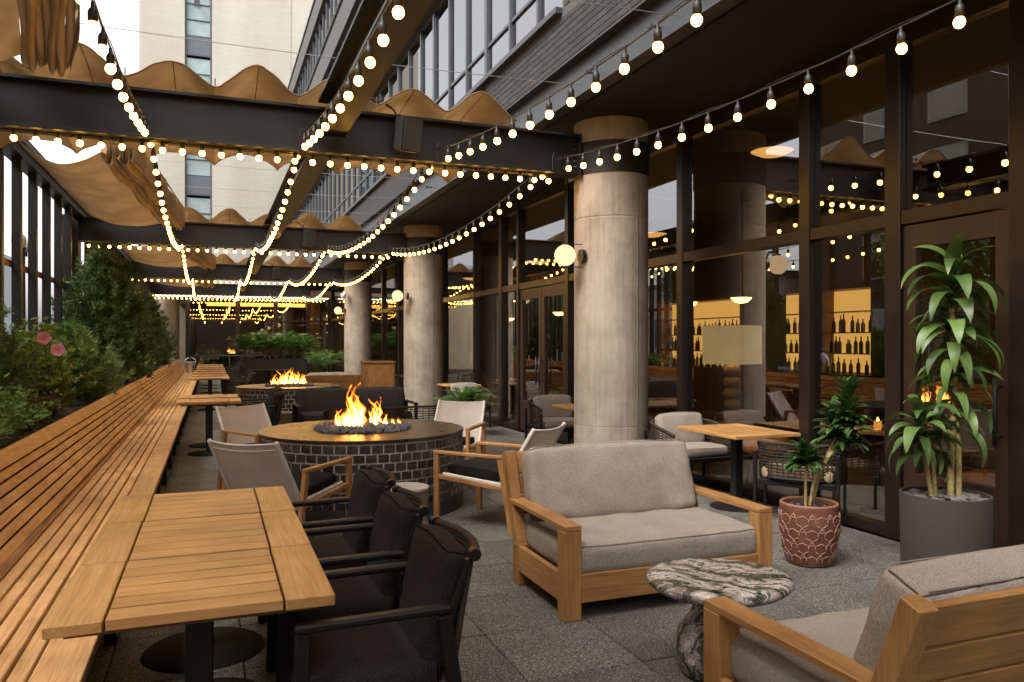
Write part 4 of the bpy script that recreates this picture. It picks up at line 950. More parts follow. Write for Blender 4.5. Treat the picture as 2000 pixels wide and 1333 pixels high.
# black planter box with palms
def frond_tree(t, n, L, mat, h0, spread=1, leafn=14, seed=0):
    rg = random.Random(seed); stems = MB(); lv = MB()
    for i in range(n):
        a = rg.random()*6.283; l = L*rg.uniform(.7, 1.1); el = rg.uniform(.5, 1.35); pts = []
        for k in range(9):
            s = k/8; rr = l*s*math.cos(el)*(.7+.5*s); z = h0+l*s*math.sin(el)-.30*l*s*s*s
            pts.append(Vector((rr*math.cos(a)*spread, rr*math.sin(a)*spread, z)))
        stems.tube(pts, [.008*(1-.8*k/8) for k in range(9)], 4, False)
        for k in range(leafn):
            s = .25+.75*k/leafn; i0 = min(int(s*8), 7); p = pts[i0].lerp(pts[i0+1], s*8-i0); d = (pts[i0+1]-pts[i0]).normalized(); sd = d.cross(Vector((0, 0, 1))).normalized()
            ll = l*.32*(1-.5*abs(s-.5))
            for sg in (-1, 1):
                tip = p+sd*sg*ll*.8+d*ll*.5+Vector((0, 0, -ll*.25*rg.random())); w = .011+.006*rg.random(); q = p.lerp(tip, .4)
                lv.add([p, q+d*w, tip, q-d*w], [(0, 1, 2, 3)])
    stems.build('stems', mat, t); tag(lv.build('fronds', mat, t), kind='stuff')
palm = leafmat('palm_green', (.16, .28, .055), (.05, .12, .025), .45, tr=.3)
pb = thing('black_planter', 'long black planter box before the end glass wall', 'planter', (2.3, 33.0, 0))
MB().b2((-1.25, -.3, 0), (1.35, .3, .86)).build('box', spk, pb, bevel=.01)
tag(MB().b2((-1.2, -.27, .861), (1.3, .27, .885)).build('soil', MATS['soil'], pb), kind='stuff')
for i in range(7):
    t = thing('areca_palm', 'feathery palm, %s from the left in the long black planter' % ('first', 'second', 'third', 'fourth', 'fifth', 'sixth', 'seventh')[i], 'palm', (1.25+i*.38, 33+random.uniform(-.1, .1), .88), 0, 'palms in the black planter')
    for q in range(3): MB().tube([(random.uniform(-.08, .08), random.uniform(-.08, .08), 0), (random.uniform(-.1, .1), random.uniform(-.1, .1), .55)], .014, 5).build('trunk', leafmat('cane_green', (.16, .18, .06), (.1, .1, .03)), t)
    frond_tree(t, 22, 1.15, palm, .30, .8, 14, i)
for i, (x, y) in enumerate(((-.3, 37.2), (.5, 37.6), (3.4, 37.4), (4.5, 36.0-1.2))):
    t = thing('indoor_plant', ['leafy plant behind the left panes of the end glass wall', 'leafy plant second from the left behind the end glass wall', 'leafy plant behind the right panes of the end glass wall', 'tall leafy plant in the corner right of the end glass wall'][i], 'plant', (x, y, .004))
    MB().lathe([(.16, 0), (.2, .02), (.22, .4)], 20).build('pot', spk, t); frond_tree(t, 34, 1.5, palm, .4, .9, 14, 40+i)
MB_ = thing('service_counter', 'white counter behind the end glass wall', 'counter', (.3, 37.9, .004)); MB().b2((-1.0, -.3, .85), (1.5, .3, .93)).build('worktop', plain('white_top', (.6, .62, .6), .4), MB_); MB().b2((.4, -.25, 0), (1.5, .25, .849)).build('body', plain('white_top2', (.36, .40, .38), .4), MB_)
for x in (-.95, -.3): MB().b2((x, -.25, 0), (x+.06, -.2, .849)).b2((x, .2, 0), (x+.06, .25, .849)).build('leg', MATS['white_top'], MB_)
rl = thing('handrail', 'dark metal handrail crossing in front of the end glass wall', 'railing', (0, 34.6, 0))
MB().tube([(-.9, 0, .98), (4.0, 0, .98)], .022, 8).build('top_bar', spk, rl, smooth=True)
for x in (-.9, .7, 2.3, 4.0): MB().tube([(x, 0, 0), (x, 0, .98)], .02, 8).build('post', spk, rl, smooth=True)
for k in range(3): MB().b2((-.87+k*1.6, -.006, .12), (.67+k*1.6, .006, .90)).build('panel', glass_mat('rail_glass', (.8, .86, .84), 1.45), rl)
bk_ = thing('metal_bucket', 'silver metal bucket standing at the far end of the bench', 'bucket', (-.72, 30.4, .452))
MB().lathe([(.13, 0), (.14, .01), (.19, .38), (.2, .39), (.19, .40)], 32).build('body', plain('galvanised', (.6, .6, .6), .3, .9), bk_, smooth=True, angle=.6)
MB().tube([(.19*math.cos(a), .19*math.sin(a)*.2, .38+.17*math.sin(a)) for a in np.linspace(0, math.pi, 12)], .006, 5).build('handle', MATS['galvanised'], bk_)
pu = thing('closed_parasol', 'closed black parasol standing past the end of the bench', 'parasol', (-.75, 33.9, 0))
MB().tube([(0, 0, 0), (0, 0, 2.7)], .022, 8).build('pole', spk, pu); MB().lathe([(.03, 1.0), (.12, 1.1), (.11, 1.6), (.07, 2.3), (.02, 2.65)], 10, wob=.15).build('canopy', spk, pu, smooth=True); MB().lathe([(.25, 0), (.25, .06), (.04, .08)], 20).build('base', spk, pu)
cm = thing('security_camera', 'white dome security camera on the third concrete column', 'camera', (3.83, 24.2, 3.02))
MB().b2((-.04, -.05, .0), (.04, .12, .12)).build('bracket', MATS['white_paint'], cm, bevel=.01); MB().lathe([(.02, -.12), (.07, -.09), (.085, -.02), (.08, .02), (.03, .05)], 20, (-.06, -.04, 0)).build('dome', MATS['white_paint'], cm, smooth=True)

# ================================================================== POTS & DRACAENAS
def leaf_me(L, w, droop, fold, mat, name='leaf', n=9, twist=0):
    vs = []; fs = []; rr = 0; z = 0; a = 1.0
    for i in range(n+1):
        s = i/n; wd = w*(math.sin(min(1, s*1.15+.05)*math.pi)**.6 if s*1.15+.05 < 1 else 0)
        wd = w*max(0, math.sin(math.pi*(s**.75*.93+.07)))**.75
        x = rr; 
        fz = fold*wd
        tw = twist*s
        for q in (-1, -.5, 0, .5, 1):
            yy = q*wd; zz = z+abs(q)*fz
            vs.append((x, yy*math.cos(tw), zz+yy*math.sin(tw)))
        rr += L/n*math.cos(a); z += L/n*math.sin(a); a -= droop/n
    for i in range(n):
        for q in range(4): fs.append((i*5+q, i*5+q+1, (i+1)*5+q+1, (i+1)*5+q))
    me = bpy.data.meshes.new(name); me.from_pydata(vs, [], fs); me.materials.append(mat); me.polygons.foreach_set('use_smooth', [True]*len(me.polygons)); return me
dm = leafmat('dracaena_leaf', (.125, .19, .045), (.035, .085, .02), .45, (.65, 1.5), .22)
dme = [leaf_me(random.uniform(.34, .52), random.uniform(.040, .056), random.uniform(1.2, 2.8), .12, dm, twist=random.uniform(-.9, .9), n=10) for _ in range(8)]
dms = [leaf_me(random.uniform(.2, .3), random.uniform(.03, .04), random.uniform(.7, 1.6), .4, dm) for _ in range(4)]
def whorl(t, p, n, mes, el0=.2, el1=1.2, sc=(.8, 1.1), h=.12, el_jit=.38):
    for i in range(n):
        a = i*2.4+random.uniform(-.3, .3); f = i/max(1, n-1)
        o = link('leaf', random.choice(mes), t, Vector(p)+Vector((0, 0, h*f)), (0, -(el0-.9+(el1-el0)*f+random.uniform(-el_jit, el_jit)), a)); s = random.uniform(*sc); o.scale = (s, s, s)
cane = plain('dracaena_cane', (.30, .22, .09), .8, 0, 30, .4, .5)
def cane_mb(pts, r):
    m = MB(); P = []
    for i in range(len(pts)-1):
        for q in range(14): P.append(Vector(pts[i]).lerp(Vector(pts[i+1]), q/14))
    P.append(Vector(pts[-1])); m.tube(P, [r*(1+.13*(k % 2)) for k in range(len(P))], 9); return m
bp_ = thing('grey_planter', 'tall grey-brown cylindrical planter filled with pebbles', 'planter', (4.56, 3.80, 0)); PR = .275; PH = .56
MB().lathe([(PR*.96, 0), (PR*.965, .01), (PR*1.0, PH-.004), (PR*.995, PH), (PR*.93, PH), (PR*.92, PH-.06)], 72).build('body', plain('planter_grey', (.036, .029, .027), .85, 0, 40, .12, .2), bp_, smooth=True, angle=.6)
peb = plain('grey_pebble', (.11, .105, .10), .5, 0, 8, .3, .1, rnd=(.5, 1.5))
bm = bmesh.new(); bmesh.ops.create_icosphere(bm, subdivisions=2, radius=.03)
for v in bm.verts: v.co.z *= .5; v.co.x *= 1.25
pme_ = bpy.data.meshes.new('pebble'); bm.to_mesh(pme_); bm.free(); pme_.materials.append(peb); pme_.polygons.foreach_set('use_smooth', [True]*len(pme_.polygons))
MB().lathe([(.01, PH-.045), (PR*.92, PH-.045)], 32).build('fill', MATS['soil'], bp_)
for i in range(120):
    a = random.random()*6.283; q = math.sqrt(random.random())*.86; o = link('pebble', pme_, bp_, (PR*q*math.cos(a), PR*q*math.sin(a), PH-.035+.018*random.random()), (random.uniform(-.3, .3), random.uniform(-.3, .3), random.random()*6)); s = random.uniform(.6, 1.0); o.scale = (s, s, s)
dr = thing('dracaena', 'tall dracaena with long glossy arching leaves in the grey planter', 'plant', (4.56, 3.80, PH-.035))
c1 = [(.05, .0, 0), (.06, .0, .3), (.09, 0, .75), (.07, 0, 1.28)]; c2 = [(-.08, .03, 0), (-.12, .05, .25), (-.16, .05, .42)]; c3 = [(.09, -.03, 0), (.10, -.02, .35), (.09, .02, .8)]; c4 = [(-.06, .02, 0), (-.085, .03, .32)]
for c, r in ((c1, .021), (c2, .015), (c3, .018), (c4, .013)): cane_mb(c, r).build('trunk', cane, dr, smooth=True)
whorl(dr, (.07, 0, 1.22), 30, dme, .1, 1.3, (.8, 1.05), .30)
whorl(dr, (.07, 0, 1.06), 12, dme, -.1, .6, (.8, 1.0), .12)
whorl(dr, (.07, 0, .88), 18, dme, -.1, .7, (.7, .95), .22)
whorl(dr, (.09, .02, .62), 20, dme, -.1, .9, (.7, .95), .18)
whorl(dr, (-.16, .05, .36), 26, dme, -.1, 1.2, (.65, .9), .16)
whorl(dr, (-.085, .03, .30), 10, dme, 0, .8, (.6, .8), .12)
whorl(dr, (.07, -.02, .45), 8, dme, -.1, .5, (.6, .85), .12)
# terracotta pot
tp = thing('terracotta_pot', 'terracotta pot carved with interlocking three-armed relief', 'pot', (3.96, 4.40, 0)); HT = .425
prof = [(.125, 0), (.15, .01), (.185, .12), (.205, .25), (.207, .34), (.198, HT-.03), (.20, HT-.012), (.196, HT), (.175, HT), (.165, HT-.06)]
terra = plain('terracotta', (.135, .052, .03), .55, 0, 10, .3, .15); ridge = plain('terracotta_edge', (.36, .20, .145), .7, 0, 20, .2)
MB().lathe(prof, 64).build('body', terra, tp, smooth=True, angle=.7)
MB().tube([(.187*math.cos(a), .187*math.sin(a), HT) for a in np.linspace(0, 6.2832, 65)], .012, 8, False).build('rim', plain('terracotta_rim', (.25, .115, .075), .6), tp, smooth=True)
def pr(z):
    for i in range(len(prof)-1):
        if prof[i][1] <= z <= prof[i+1][1] and prof[i+1][1] > prof[i][1]:
            f = (z-prof[i][1])/(prof[i+1][1]-prof[i][1]); return prof[i][0]*(1-f)+prof[i+1][0]*f
    return .2
m = MB(); NA = 10; dx = 2*math.pi/NA; dz = .112; Ysh = []
R3 = [90, 210, 330]; arm = .057; hwid = .0205
loop = []
for a in R3:
    d = Vector((math.cos(R(a)), math.sin(R(a)))); pz = Vector((-d.y, d.x))
    bnx = Vector((math.cos(R(a-60)), math.sin(R(a-60))))*hwid*1.25
    loop += [bnx, d*arm-pz*hwid, d*arm+pz*hwid]
for row in range(-1, 6):
    for k in range(NA):
        ca = (k+(.5 if row % 2 else 0))*dx; czz = .02+row*dz*.83
        pts = []
        for q in range(len(loop)+1):
            p = loop[q % len(loop)]; z = czz+p.y*.95; th = ca+p.x/.19*1.0
            pts.append((th, z))
        for q in range(len(pts)-1):
            (t0, z0), (t1, z1) = pts[q], pts[q+1]
            if min(z0, z1) < .012 or max(z0, z1) > HT-.028: continue
            a = Vector(((pr(z0)+.001)*math.cos(t0), (pr(z0)+.001)*math.sin(t0), z0)); b = Vector(((pr(z1)+.001)*math.cos(t1), (pr(z1)+.001)*math.sin(t1), z1)); m.tube([a, a.lerp(b, .5)*1.0+Vector((a.x+b.x, a.y+b.y, 0)).normalized()*.001, b], .0036, 5)
m.build('relief', ridge, tp, smooth=True)
MB().lathe([(.01, HT-.055), (.17, HT-.055)], 32).build('fill', MATS['soil'], tp)
dpe = plain('dark_pebble', (.02, .02, .022), .35)
pm2 = pme_.copy(); pm2.materials.clear(); pm2.materials.append(dpe)
for i in range(36):
    a = random.random()*6.283; q = math.sqrt(random.random())*.8; o = link('pebble', pm2, tp, (.165*q*math.cos(a), .165*q*math.sin(a), HT-.042+.02*random.random()), (random.uniform(-.3, .3), random.uniform(-.3, .3), random.random()*6)); s = random.uniform(.8, 1.3); o.scale = (s, s, s*1.3)
cp = leafmat('compacta_leaf', (.07, .14, .035), (.018, .055, .015), .22, (.6, 1.6), .12)
cme = [leaf_me(random.uniform(.13, .18), random.uniform(.024, .032), random.uniform(.6, 1.7), .4, cp, n=6) for _ in range(6)]
sp_ = thing('compact_dracaena', 'small dracaena with dense dark tufts on thin canes in the terracotta pot', 'plant', (3.96, 4.40, HT-.045))
kk = [(-.03, 0, 0), (-.03, 0, .22), (-.02, 0, .32)]; k2 = [(.0, 0, 0), (.04, .0, .18), (.14, -.03, .36), (.26, -.06, .52), (.31, -.09, .72)]; k3 = [(.04, .02, 0), (.10, .02, .2), (.19, .0, .42), (.25, -.03, .56)]
for c, r in ((kk, .010), (k2, .011), (k3, .010)): cane_mb(c, r).build('trunk', cane, sp_, smooth=True)
def tuft(p, n, h, sc=(.8, 1.15)):
    for i in range(n):
        f = random.random(); a = random.random()*6.283; el = -.3+1.4*f+random.uniform(-.25, .25)
        o = link('leaf', random.choice(cme), sp_, Vector(p)+Vector((random.uniform(-.015, .015), random.uniform(-.015, .015), h*f)), (0, -(el-.6), a)); s = random.uniform(*sc); o.scale = (s, s, s)
tuft((-.02, 0, .30), 75, .07); tuft((.29, -.08, .44), 130, .38, (.8, 1.25)); tuft((.22, -.02, .48), 80, .16)

# ================================================================== STRING LIGHTS
BM = emis('bulb_glow', (1, .48, .075), 13)
_n = BM.node_tree.nodes; _oi = _n.new('ShaderNodeObjectInfo'); _mr = _n.new('ShaderNodeMapRange'); _mr.inputs['To Min'].default_value = 7; _mr.inputs['To Max'].default_value = 18
BM.node_tree.links.new(_oi.outputs['Random'], _mr.inputs[0]); BM.node_tree.links.new(_mr.outputs[0], [k for k in _n if k.type == 'EMISSION'][0].inputs[1])
bme_ = MB().lathe([(.004, -.0665), (.014, -.063), (.0222, -.055), (.0268, -.045), (.028, -.037), (.0268, -.0285), (.0225, -.0195), (.0185, -.014)], 16).mesh('bulb', BM, smooth=True)
skt = plain('socket_black', (.012, .010, .009), .5)
sme_ = MB().lathe([(.0185, -.014), (.0225, -.012), (.0225, .036), (.018, .048), (.010, .055), (.008, .085)], 12).mesh('socket', skt, smooth=True)
hook_me = MB().tube([(0, 0, -.10), (0, 0, .05), (.012, 0, .06), (.018, 0, .075), (.008, 0, .09)], .004, 5).mesh('hook', stg)
def string(label, p, q, sag, step, drop=.085, group='warm bulb string lights', swing=0, ends=.03):
    t = thing('string_light', label, 'string light', p, 0, group); p = Vector(p); q = Vector(q); D = q-p; L = D.length
    def C(u): v = D*u; v.z -= 4*sag*u*(1-u); return v
    MB().tube([C(u) for u in np.linspace(0, 1, 40)], .0055, 5).tube([C(u)+Vector((0.004, 0.004, .012+.010*math.sin(u*60))) for u in np.linspace(0, 1, 60)], .003, 4).build('cord', skt, t, smooth=True)
    n = int(L/step)
    for i in range(n):
        u = (ends+i*step)/L
        if u > 1-.03/L: break
        c = C(u); z = c.z-drop
        rot = (random.uniform(-.07, .07), random.uniform(-.07, .07), 0)
        link('bulb', bme_, t, (c.x, c.y, z), rot); link('socket', sme_, t, (c.x, c.y, z), rot)
    link('hook', hook_me, t, (0, 0, 0)); link('hook', hook_me, t, tuple(D))
sxs = [-.54, .81, 2.20, 3.52]; nmx = ['leftmost of the lengthwise runs', 'run beside the spine beam', 'run along the soffit edge', 'run before the concrete columns']
nby = ['nearest bay', 'bay between first and second crossbeams', 'bay between second and third crossbeams', 'farthest bay']
for i, x in enumerate(sxs):
    for b in range(4):
        sg = .40 if b else .36
        sg = (.36, .36, .33, .29)[i]+(.03 if b else 0)
        string('warm bulb string, %s, %s' % (nmx[i], nby[b]), (x, BY[b]+.125, 3.58), (x+.0, BY[b+1]-.125, 3.58), sg, .355, .085, 'lengthwise bulb strings')
for k, y in enumerate(BY[1:]):
    string('warm bulb string fixed under the %s crossbeam' % ('nearest', 'second', 'third', 'farthest')[k], (-2.2, y, 3.447), (3.74, y, 3.447), .006, .172, .036, 'bulb strings under the crossbeams', ends=.05)
string('warm bulb string along the white canopy edge of the end wall', (-2.4, YE-.53, 3.47), (4.9, YE-.53, 3.47), .004, .172, .036, 'bulb strings under the crossbeams')
# globes
gm = emis('globe_glow', (1, .68, .36), .54)
def wall_globe(label, p, dxn):
    t = thing('globe_wall_lamp', label, 'lamp', p, 0, 'globe lamps')
    MB().lathe([(.118*math.sin(a), -.118*math.cos(a)) for a in np.linspace(.02, math.pi-.02, 20)], 32).build('globe', gm, t, smooth=True)
    MB().tube([(0, 0, -.13), (0, 0, -.118)], .03, 16).tube([(0, 0, .118), (0, 0, .135)], .03, 16).tube([(-.06, 0, -.125), (dxn-.0, 0, -.125)], .006, 6).tube([(-.02, 0, .13), (dxn, 0, .13)], .006, 6).build('bracket', bronze(), t)
    MB().tube([(dxn-.03, 0, 0), (dxn+.015, 0, 0)], .075, 20).build('backplate', bronze(), t)
wall_globe('glowing globe lamp on the left side of the nearest concrete column', (3.66, 7.85, 2.53), .215)
wall_globe('glowing globe lamp on the left side of the second concrete column', (3.66, 16.2, 2.54), .215)
wall_globe('glowing globe lamp on the left side of the third concrete column', (3.66, 24.5, 2.54), .215)
def hang_globe(label, p, top):
    t = thing('hanging_globe', label, 'lamp', p, 0, 'globe lamps')
    MB().lathe([(.115*math.sin(a), -.115*math.cos(a)) for a in np.linspace(.02, math.pi-.02, 20)], 32).build('globe', gm, t, smooth=True)
    MB().tube([(0, 0, .115), (0, 0, .15)], .025, 10).tube([(0, 0, .15), (0, 0, top-p[2])], .004, 5).build('cord', skt, t)
hang_globe('globe lamp hanging on a cord above the second pine', (-2.0, 25.0, 2.56), 3.449)
hang_globe('globe lamp hanging behind the big pine', (-2.05, 16.5, 2.60), 3.449)
hang_globe('globe lamp hanging by the farthest crossbeam', (-2.0, 33.5, 2.55), 3.449)

# ================================================================== WIRES + CANOPIES
wr = plain('steel_wire', (.35, .35, .36), .35, .8)
wn = 0
for b in range(4):
    for k in range(5):
        y = BY[b]+.45+k*1.78+(.0 if b else .0)
        z = 4.16
        t = tag(MB().tube([(-2.3+5.8*u, y, z-.05*4*u*(1-u)) for u in np.linspace(0, 1, 12)], .0035, 5).build('canopy_wire', wr), 'thin steel wire stretched across the terrace, %s in the %s' % (('first', 'second', 'third', 'fourth', 'fifth')[k], nby[b]), 'wire', 'canopy wires')
cv = canvas_mat(); hemm = plain('canvas_seam', (.16, .09, .04), .9)
def wave_canopy(label, x0, x1, y0, y1, zt, drop, per=.75, amp=.225, nrow=2):
    t = thing('canvas_canopy', label, 'canopy', (0, 0, 0), 0, 'rippled tan canvas canopies')
    np_ = int((x1-x0)/per)
    def S_(xx, v):
        w = abs(math.sin(math.pi*(xx-x0)/per)); s = w**(1.55-.8*v)
        kq = int((xx-x0)/per); z = zt-drop*v**1.2+(amp*(1-.35*v))*s*(1+.16*math.sin(kq*2.3))+.03*mnoise.noise(Vector((xx*2.3, v*3, 1)))+.010*mnoise.noise(Vector((xx*11, v*9, 4)))
        y = y0+(y1-y0)*v+.05*math.sin(v*math.pi)*0
        return (xx, y, z)
    for k in range(np_):
        a = x0+k*per; g = MB().grid(lambda u, v: S_(a+per*u, v), 16, 20); n = len(g.v)
        g.v = g.v+[(x, y, z-.004) for x, y, z in g.v]; g.f = g.f+[tuple(i+n for i in f[::-1]) for f in list(g.f)]
        g.build('fold', cv, t, smooth=True)
        MB().tube([(x, y, z-.005) for x, y, z in [S_(a+per*.52, v) for v in np.linspace(0, 1, 14)]], .0045, 4).build('seam', hemm, t, smooth=True)
    MB().tube([(x, y-.002, z+.001) for x, y, z in [S_(x0+(np_*per)*u, 0) for u in np.linspace(0, 1, np_*16+1)]], .008, 5).build('hem', hemm, t, smooth=True)
    MB().tube([S_(x0+(np_*per)*u, 1) for u in np.linspace(0, 1, np_*16+1)], .008, 5).build('hem', hemm, t, smooth=True)
    m = MB()
    for k in range(np_+1):
        x, y, z = S_(x0+k*per, 0); m.tube([(x, y, z), (x, y-.02, z+.08)], .006, 5)
    m.build('sliders', wr, t)
wave_canopy('rippled tan canvas strip above the nearest crossbeam', -3.0+.78, 3.05, 7.72, 10.3, 3.93, .17)
wave_canopy('rippled tan canvas strip above the second crossbeam', -.8, 3.3, 16.2, 18.7, 3.93, .2)
wave_canopy('rippled tan canvas strip above the third crossbeam', -.8, 3.3, 24.7, 27.2, 3.93, .2)
def bunch_canopy(label, ya, yb, xa, xb, z0=3.92, over=0):
    """canvas drawn back to the street side: slack sheet plus gathered folds at its free edge"""
    t = thing('gathered_canopy', label, 'canopy', (0, 0, 0), 0, 'canvas canopies drawn back')
    def edge(v): return xa+(xb-xa)*v
    def Sh(u, v):
        x1 = edge(v)-.02; x = -2.08+(x1+2.08)*u; y = ya+(yb-ya)*v
        sc = abs(math.sin(v*math.pi*3))
        return (x, y+.06*math.sin(u*5), z0-.05-.20*math.sin(u*math.pi)*(.75+.25*math.sin(v*9+1))-.06*(1-sc)*u+.02*mnoise.noise(Vector((u*3, v*5, 2))))
    g = MB().grid(Sh, 22, 46); n = len(g.v); g.v = g.v+[(x, y, z+.004) for x, y, z in g.v]; g.f = g.f+[tuple(i+n for i in f[::-1]) for f in list(g.f)]
    g.build('sheet', cv, t, smooth=True)
    m = MB(); nf = 7
    for k in range(nf):
        off = k*.048
        def F(u, v, k=k, off=off):
            # hanging fold: narrow upside-down loop
            x = edge(v)+off+.020*math.sin(u*2*math.pi)+.012*math.sin(v*23+k*2)
            dep = .26+.05*math.sin(k*1.7)+.05*abs(math.sin(v*math.pi*3+k*.2))
            z = z0+.07-dep*math.sin(u*math.pi)**.8*1.0+(.03*k/nf)
            return (x+.018*math.cos(u*math.pi)*1.0, ya+(yb-ya)*v+.012*math.sin(k*3+u*4), z)
        m.grid(F, 12, 40)
    m.build('folds', cv, t, smooth=True)
    vf = MB().grid(lambda u, v: (edge(v)+nf*.048+.02*math.sin(v*30), ya+(yb-ya)*v, z0+.12-.30*u+.02*math.sin(v*17)), 4, 40)
    n = len(vf.v); vf.v = vf.v+[(x+.004, y, z) for x, y, z in vf.v]; vf.f = vf.f+[tuple(i+n for i in f[::-1]) for f in list(vf.f)]
    vf.build('valance', cv, t, smooth=True)
    MB().tube([(edge(v)+nf*.048+.004, ya+(yb-ya)*v, z0+.13) for v in np.linspace(0, 1, 12)], .012, 6).build('edge_bar', wr, t)
bunch_canopy('tan canvas drawn back in thick folds in the nearest bay, upper left corner', -.3, 7.4, -.1, -1.42, 4.02)
bunch_canopy('tan canvas drawn back along the fin screen between first and second crossbeams', 10.4, 16.1, -1.2, -.80, 3.93)
bunch_canopy('tan canvas drawn back between second and third crossbeams', 18.8, 24.6, -.9, -.2, 3.93)
bunch_canopy('tan canvas drawn back in the farthest bay', 27.4, 33.1, -.9, -.2, 3.93)
# ================================================================== VEGETATION on the left
pine_m = leafmat('pine_needle', (.16, .25, .075), (.025, .065, .022), .55, (.8, 1.2), .15)
pine_l = leafmat('pine_needle_light', (.30, .42, .12), (.07, .16, .045), .55, (.8, 1.2), .2)
bark = plain('bark', (.07, .045, .03), .95, 0, 12, .4, .8)
def needles(centers, dirs, n, L, w, rng):
    """vectorised needle tufts: returns verts, faces"""
    C = np.repeat(np.array(centers), n, 0); D = np.repeat(np.array(dirs), n, 0); m = len(C)
    rd = rng.normal(size=(m, 3)); rd /= np.linalg.norm(rd, axis=1)[:, None]
    d = D*.75+rd*.75; d /= np.linalg.norm(d, axis=1)[:, None]
    l = L*rng.uniform(.6, 1.15, (m, 1)); s = np.cross(d, rng.normal(size=(m, 3))); s /= np.linalg.norm(s, axis=1)[:, None]+1e-9
    base = C+D*rng.uniform(-.05, .05, (m, 1)); V = np.stack([base-s*w, base+s*w, base+d*l], 1).reshape(-1, 3)
    return V, np.arange(m*3).reshape(-1, 3)
def fast_mesh(name, V, F, mat):
    me = bpy.data.meshes.new(name); k = F.shape[1]; me.vertices.add(len(V)); me.vertices.foreach_set('co', V.astype(np.float32).ravel())
    me.loops.add(F.size); me.loops.foreach_set('vertex_index', F.astype(np.int32).ravel()); me.polygons.add(len(F)); me.polygons.foreach_set('loop_start', np.arange(0, F.size, k, dtype=np.int32))
    me.update(calc_edges=True); me.materials.append(mat); return me
def pine(label, x, y, z0, h, r, tufts, seed, mat=pine_m, nl=.09, nw=.0035):
    rng = np.random.default_rng(seed); t = thing('pine_tree', label, 'tree', (x, y, z0), 0, 'pines in the planter')
    MB().tube([(0, 0, -.05), (.03, 0, h*.5), (0, 0, h*.93)], [.05, .035, .01], 8).build('trunk', bark, t, smooth=True)
    lim = MB(); cs = []; ds = []
    nb = 70
    for i in range(nb):
        f = (i+.5)/nb; zz = h*(.08+.88*f); a = i*2.399; rr = r*(1-f)**.78*(.66+.38*rng.random()+.22*abs(math.sin(f*9.5)))*(1 if f > .15 else .75+f)
        up = .25+.5*f; pts = []
        for k in range(6):
            s = k/5; pts.append(Vector((rr*s*math.cos(a), rr*s*math.sin(a), zz+rr*up*s*s*.6)))
        lim.tube(pts, [.012*(1-.8*k/5) for k in range(6)], 4, False)
        for k in range(int(tufts/nb)):
            s = rng.uniform(.35, 1.0); q = pts[0].lerp(pts[-1], s); j = rng.normal(size=3)*.075*r/.8
            cs.append((q.x+j[0], q.y+j[1], pts[0].z+rr*up*s*s*.6+j[2])); dd = Vector((math.cos(a)*.6, math.sin(a)*.6, .7)).normalized(); ds.append(tuple(dd))
    lim.build('limbs', bark, t)
    V, F = needles(cs, ds, 17, nl, nw*1.55, rng); tag(link('needles', fast_mesh('needles', V, F, mat), t), kind='stuff')
    return t
pine('big dark pine rising from the planter before the second crossbeam', -1.76, 15.0, .78, 2.25, 1.12, 2300, 1, nl=.13, nw=.006)
pine('smaller dark pine beyond the big one', -1.75, 24.6, .78, 2.1, .80, 1500, 2, nl=.13, nw=.008)
pine('pine clump past the smaller pine, before the pale column', -1.75, 28.0, .78, 1.5, .62, 900, 6, nl=.13, nw=.009)
pine('bushy pine cut by the left edge of the picture', -1.98, 7.6, .76, 1.5, .62, 1300, 3, nl=.12, nw=.0035)
pine('low spreading pine in the nearest stretch of planter', -1.75, 5.6, .74, .62, .55, 900, 4, pine_l, nl=.11, nw=.003)
pine('light green feathery shrub between the near and big pines', -1.78, 11.6, .76, .95, .72, 1500, 5, pine_l, nl=.10, nw=.004)
def shrub(label, x, y, z0, rx, ry, h, n, ls, mat, seed, name='leafy_shrub', stems=26, aspect=.5, cat='shrub'):
    rng = np.random.default_rng(seed); t = thing(name, label, cat, (x, y, z0), 0, 'shrubs in the planter'); m = MB(); tips = []
    for i in range(stems):
        a = rng.random()*6.283; q = math.sqrt(rng.random()); top = Vector((rx*q*math.cos(a), ry*q*math.sin(a), h*(1-.45*q*q)*rng.uniform(.75, 1.05))); m.tube([(top.x*.2, top.y*.2, 0), top*.55+Vector((0, 0, .05)), top], [.006, .004, .002], 4, False); tips.append(top)
    m.build('stems', bark, t)
    k = rng.integers(0, stems, n); s = rng.uniform(.25, 1.02, n)[:, None]; P = np.array([tuple(v) for v in tips])[k]*s+rng.normal(size=(n, 3))*np.array([rx, ry, h*.5])*.12
    P[:, 2] = np.abs(P[:, 2])
    d = rng.normal(size=(n, 3)); d[:, 2] = np.abs(d[:, 2])*.5; d /= np.linalg.norm(d, axis=1)[:, None]; sd = np.cross(d, rng.normal(size=(n, 3))); sd /= np.linalg.norm(sd, axis=1)[:, None]
    l = ls*rng.uniform(.6, 1.3, (n, 1)); w = l*aspect*.5; V = np.stack([P, P+d*l*.45+sd*w, P+d*l, P+d*l*.45-sd*w], 1).reshape(-1, 3)
    tag(link('foliage', fast_mesh('foliage', V, np.arange(n*4).reshape(-1, 4), mat), t), kind='stuff'); return t
lg = leafmat('leaf_mid', (.34, .50, .10), (.10, .22, .04), .45, (.8, 1.2), .25); lgd = leafmat('leaf_dark', (.22, .36, .08), (.06, .14, .03), .45, (.8, 1.2), .2); rust = leafmat('leaf_rust', (.20, .07, .03), (.09, .04, .015), .5, (.8, 1.2), .2)
hib = shrub('hibiscus shrub with two open pink flowers', -1.86, 9.3, .76, .5, .8, 1.05, 3800, .075, lg, 11, 'hibiscus', 36, .6)
shrub('low mixed green shrub beside the bench in the near stretch', -1.62, 6.9, .76, .38, .9, .50, 3600, .055, lgd, 12)
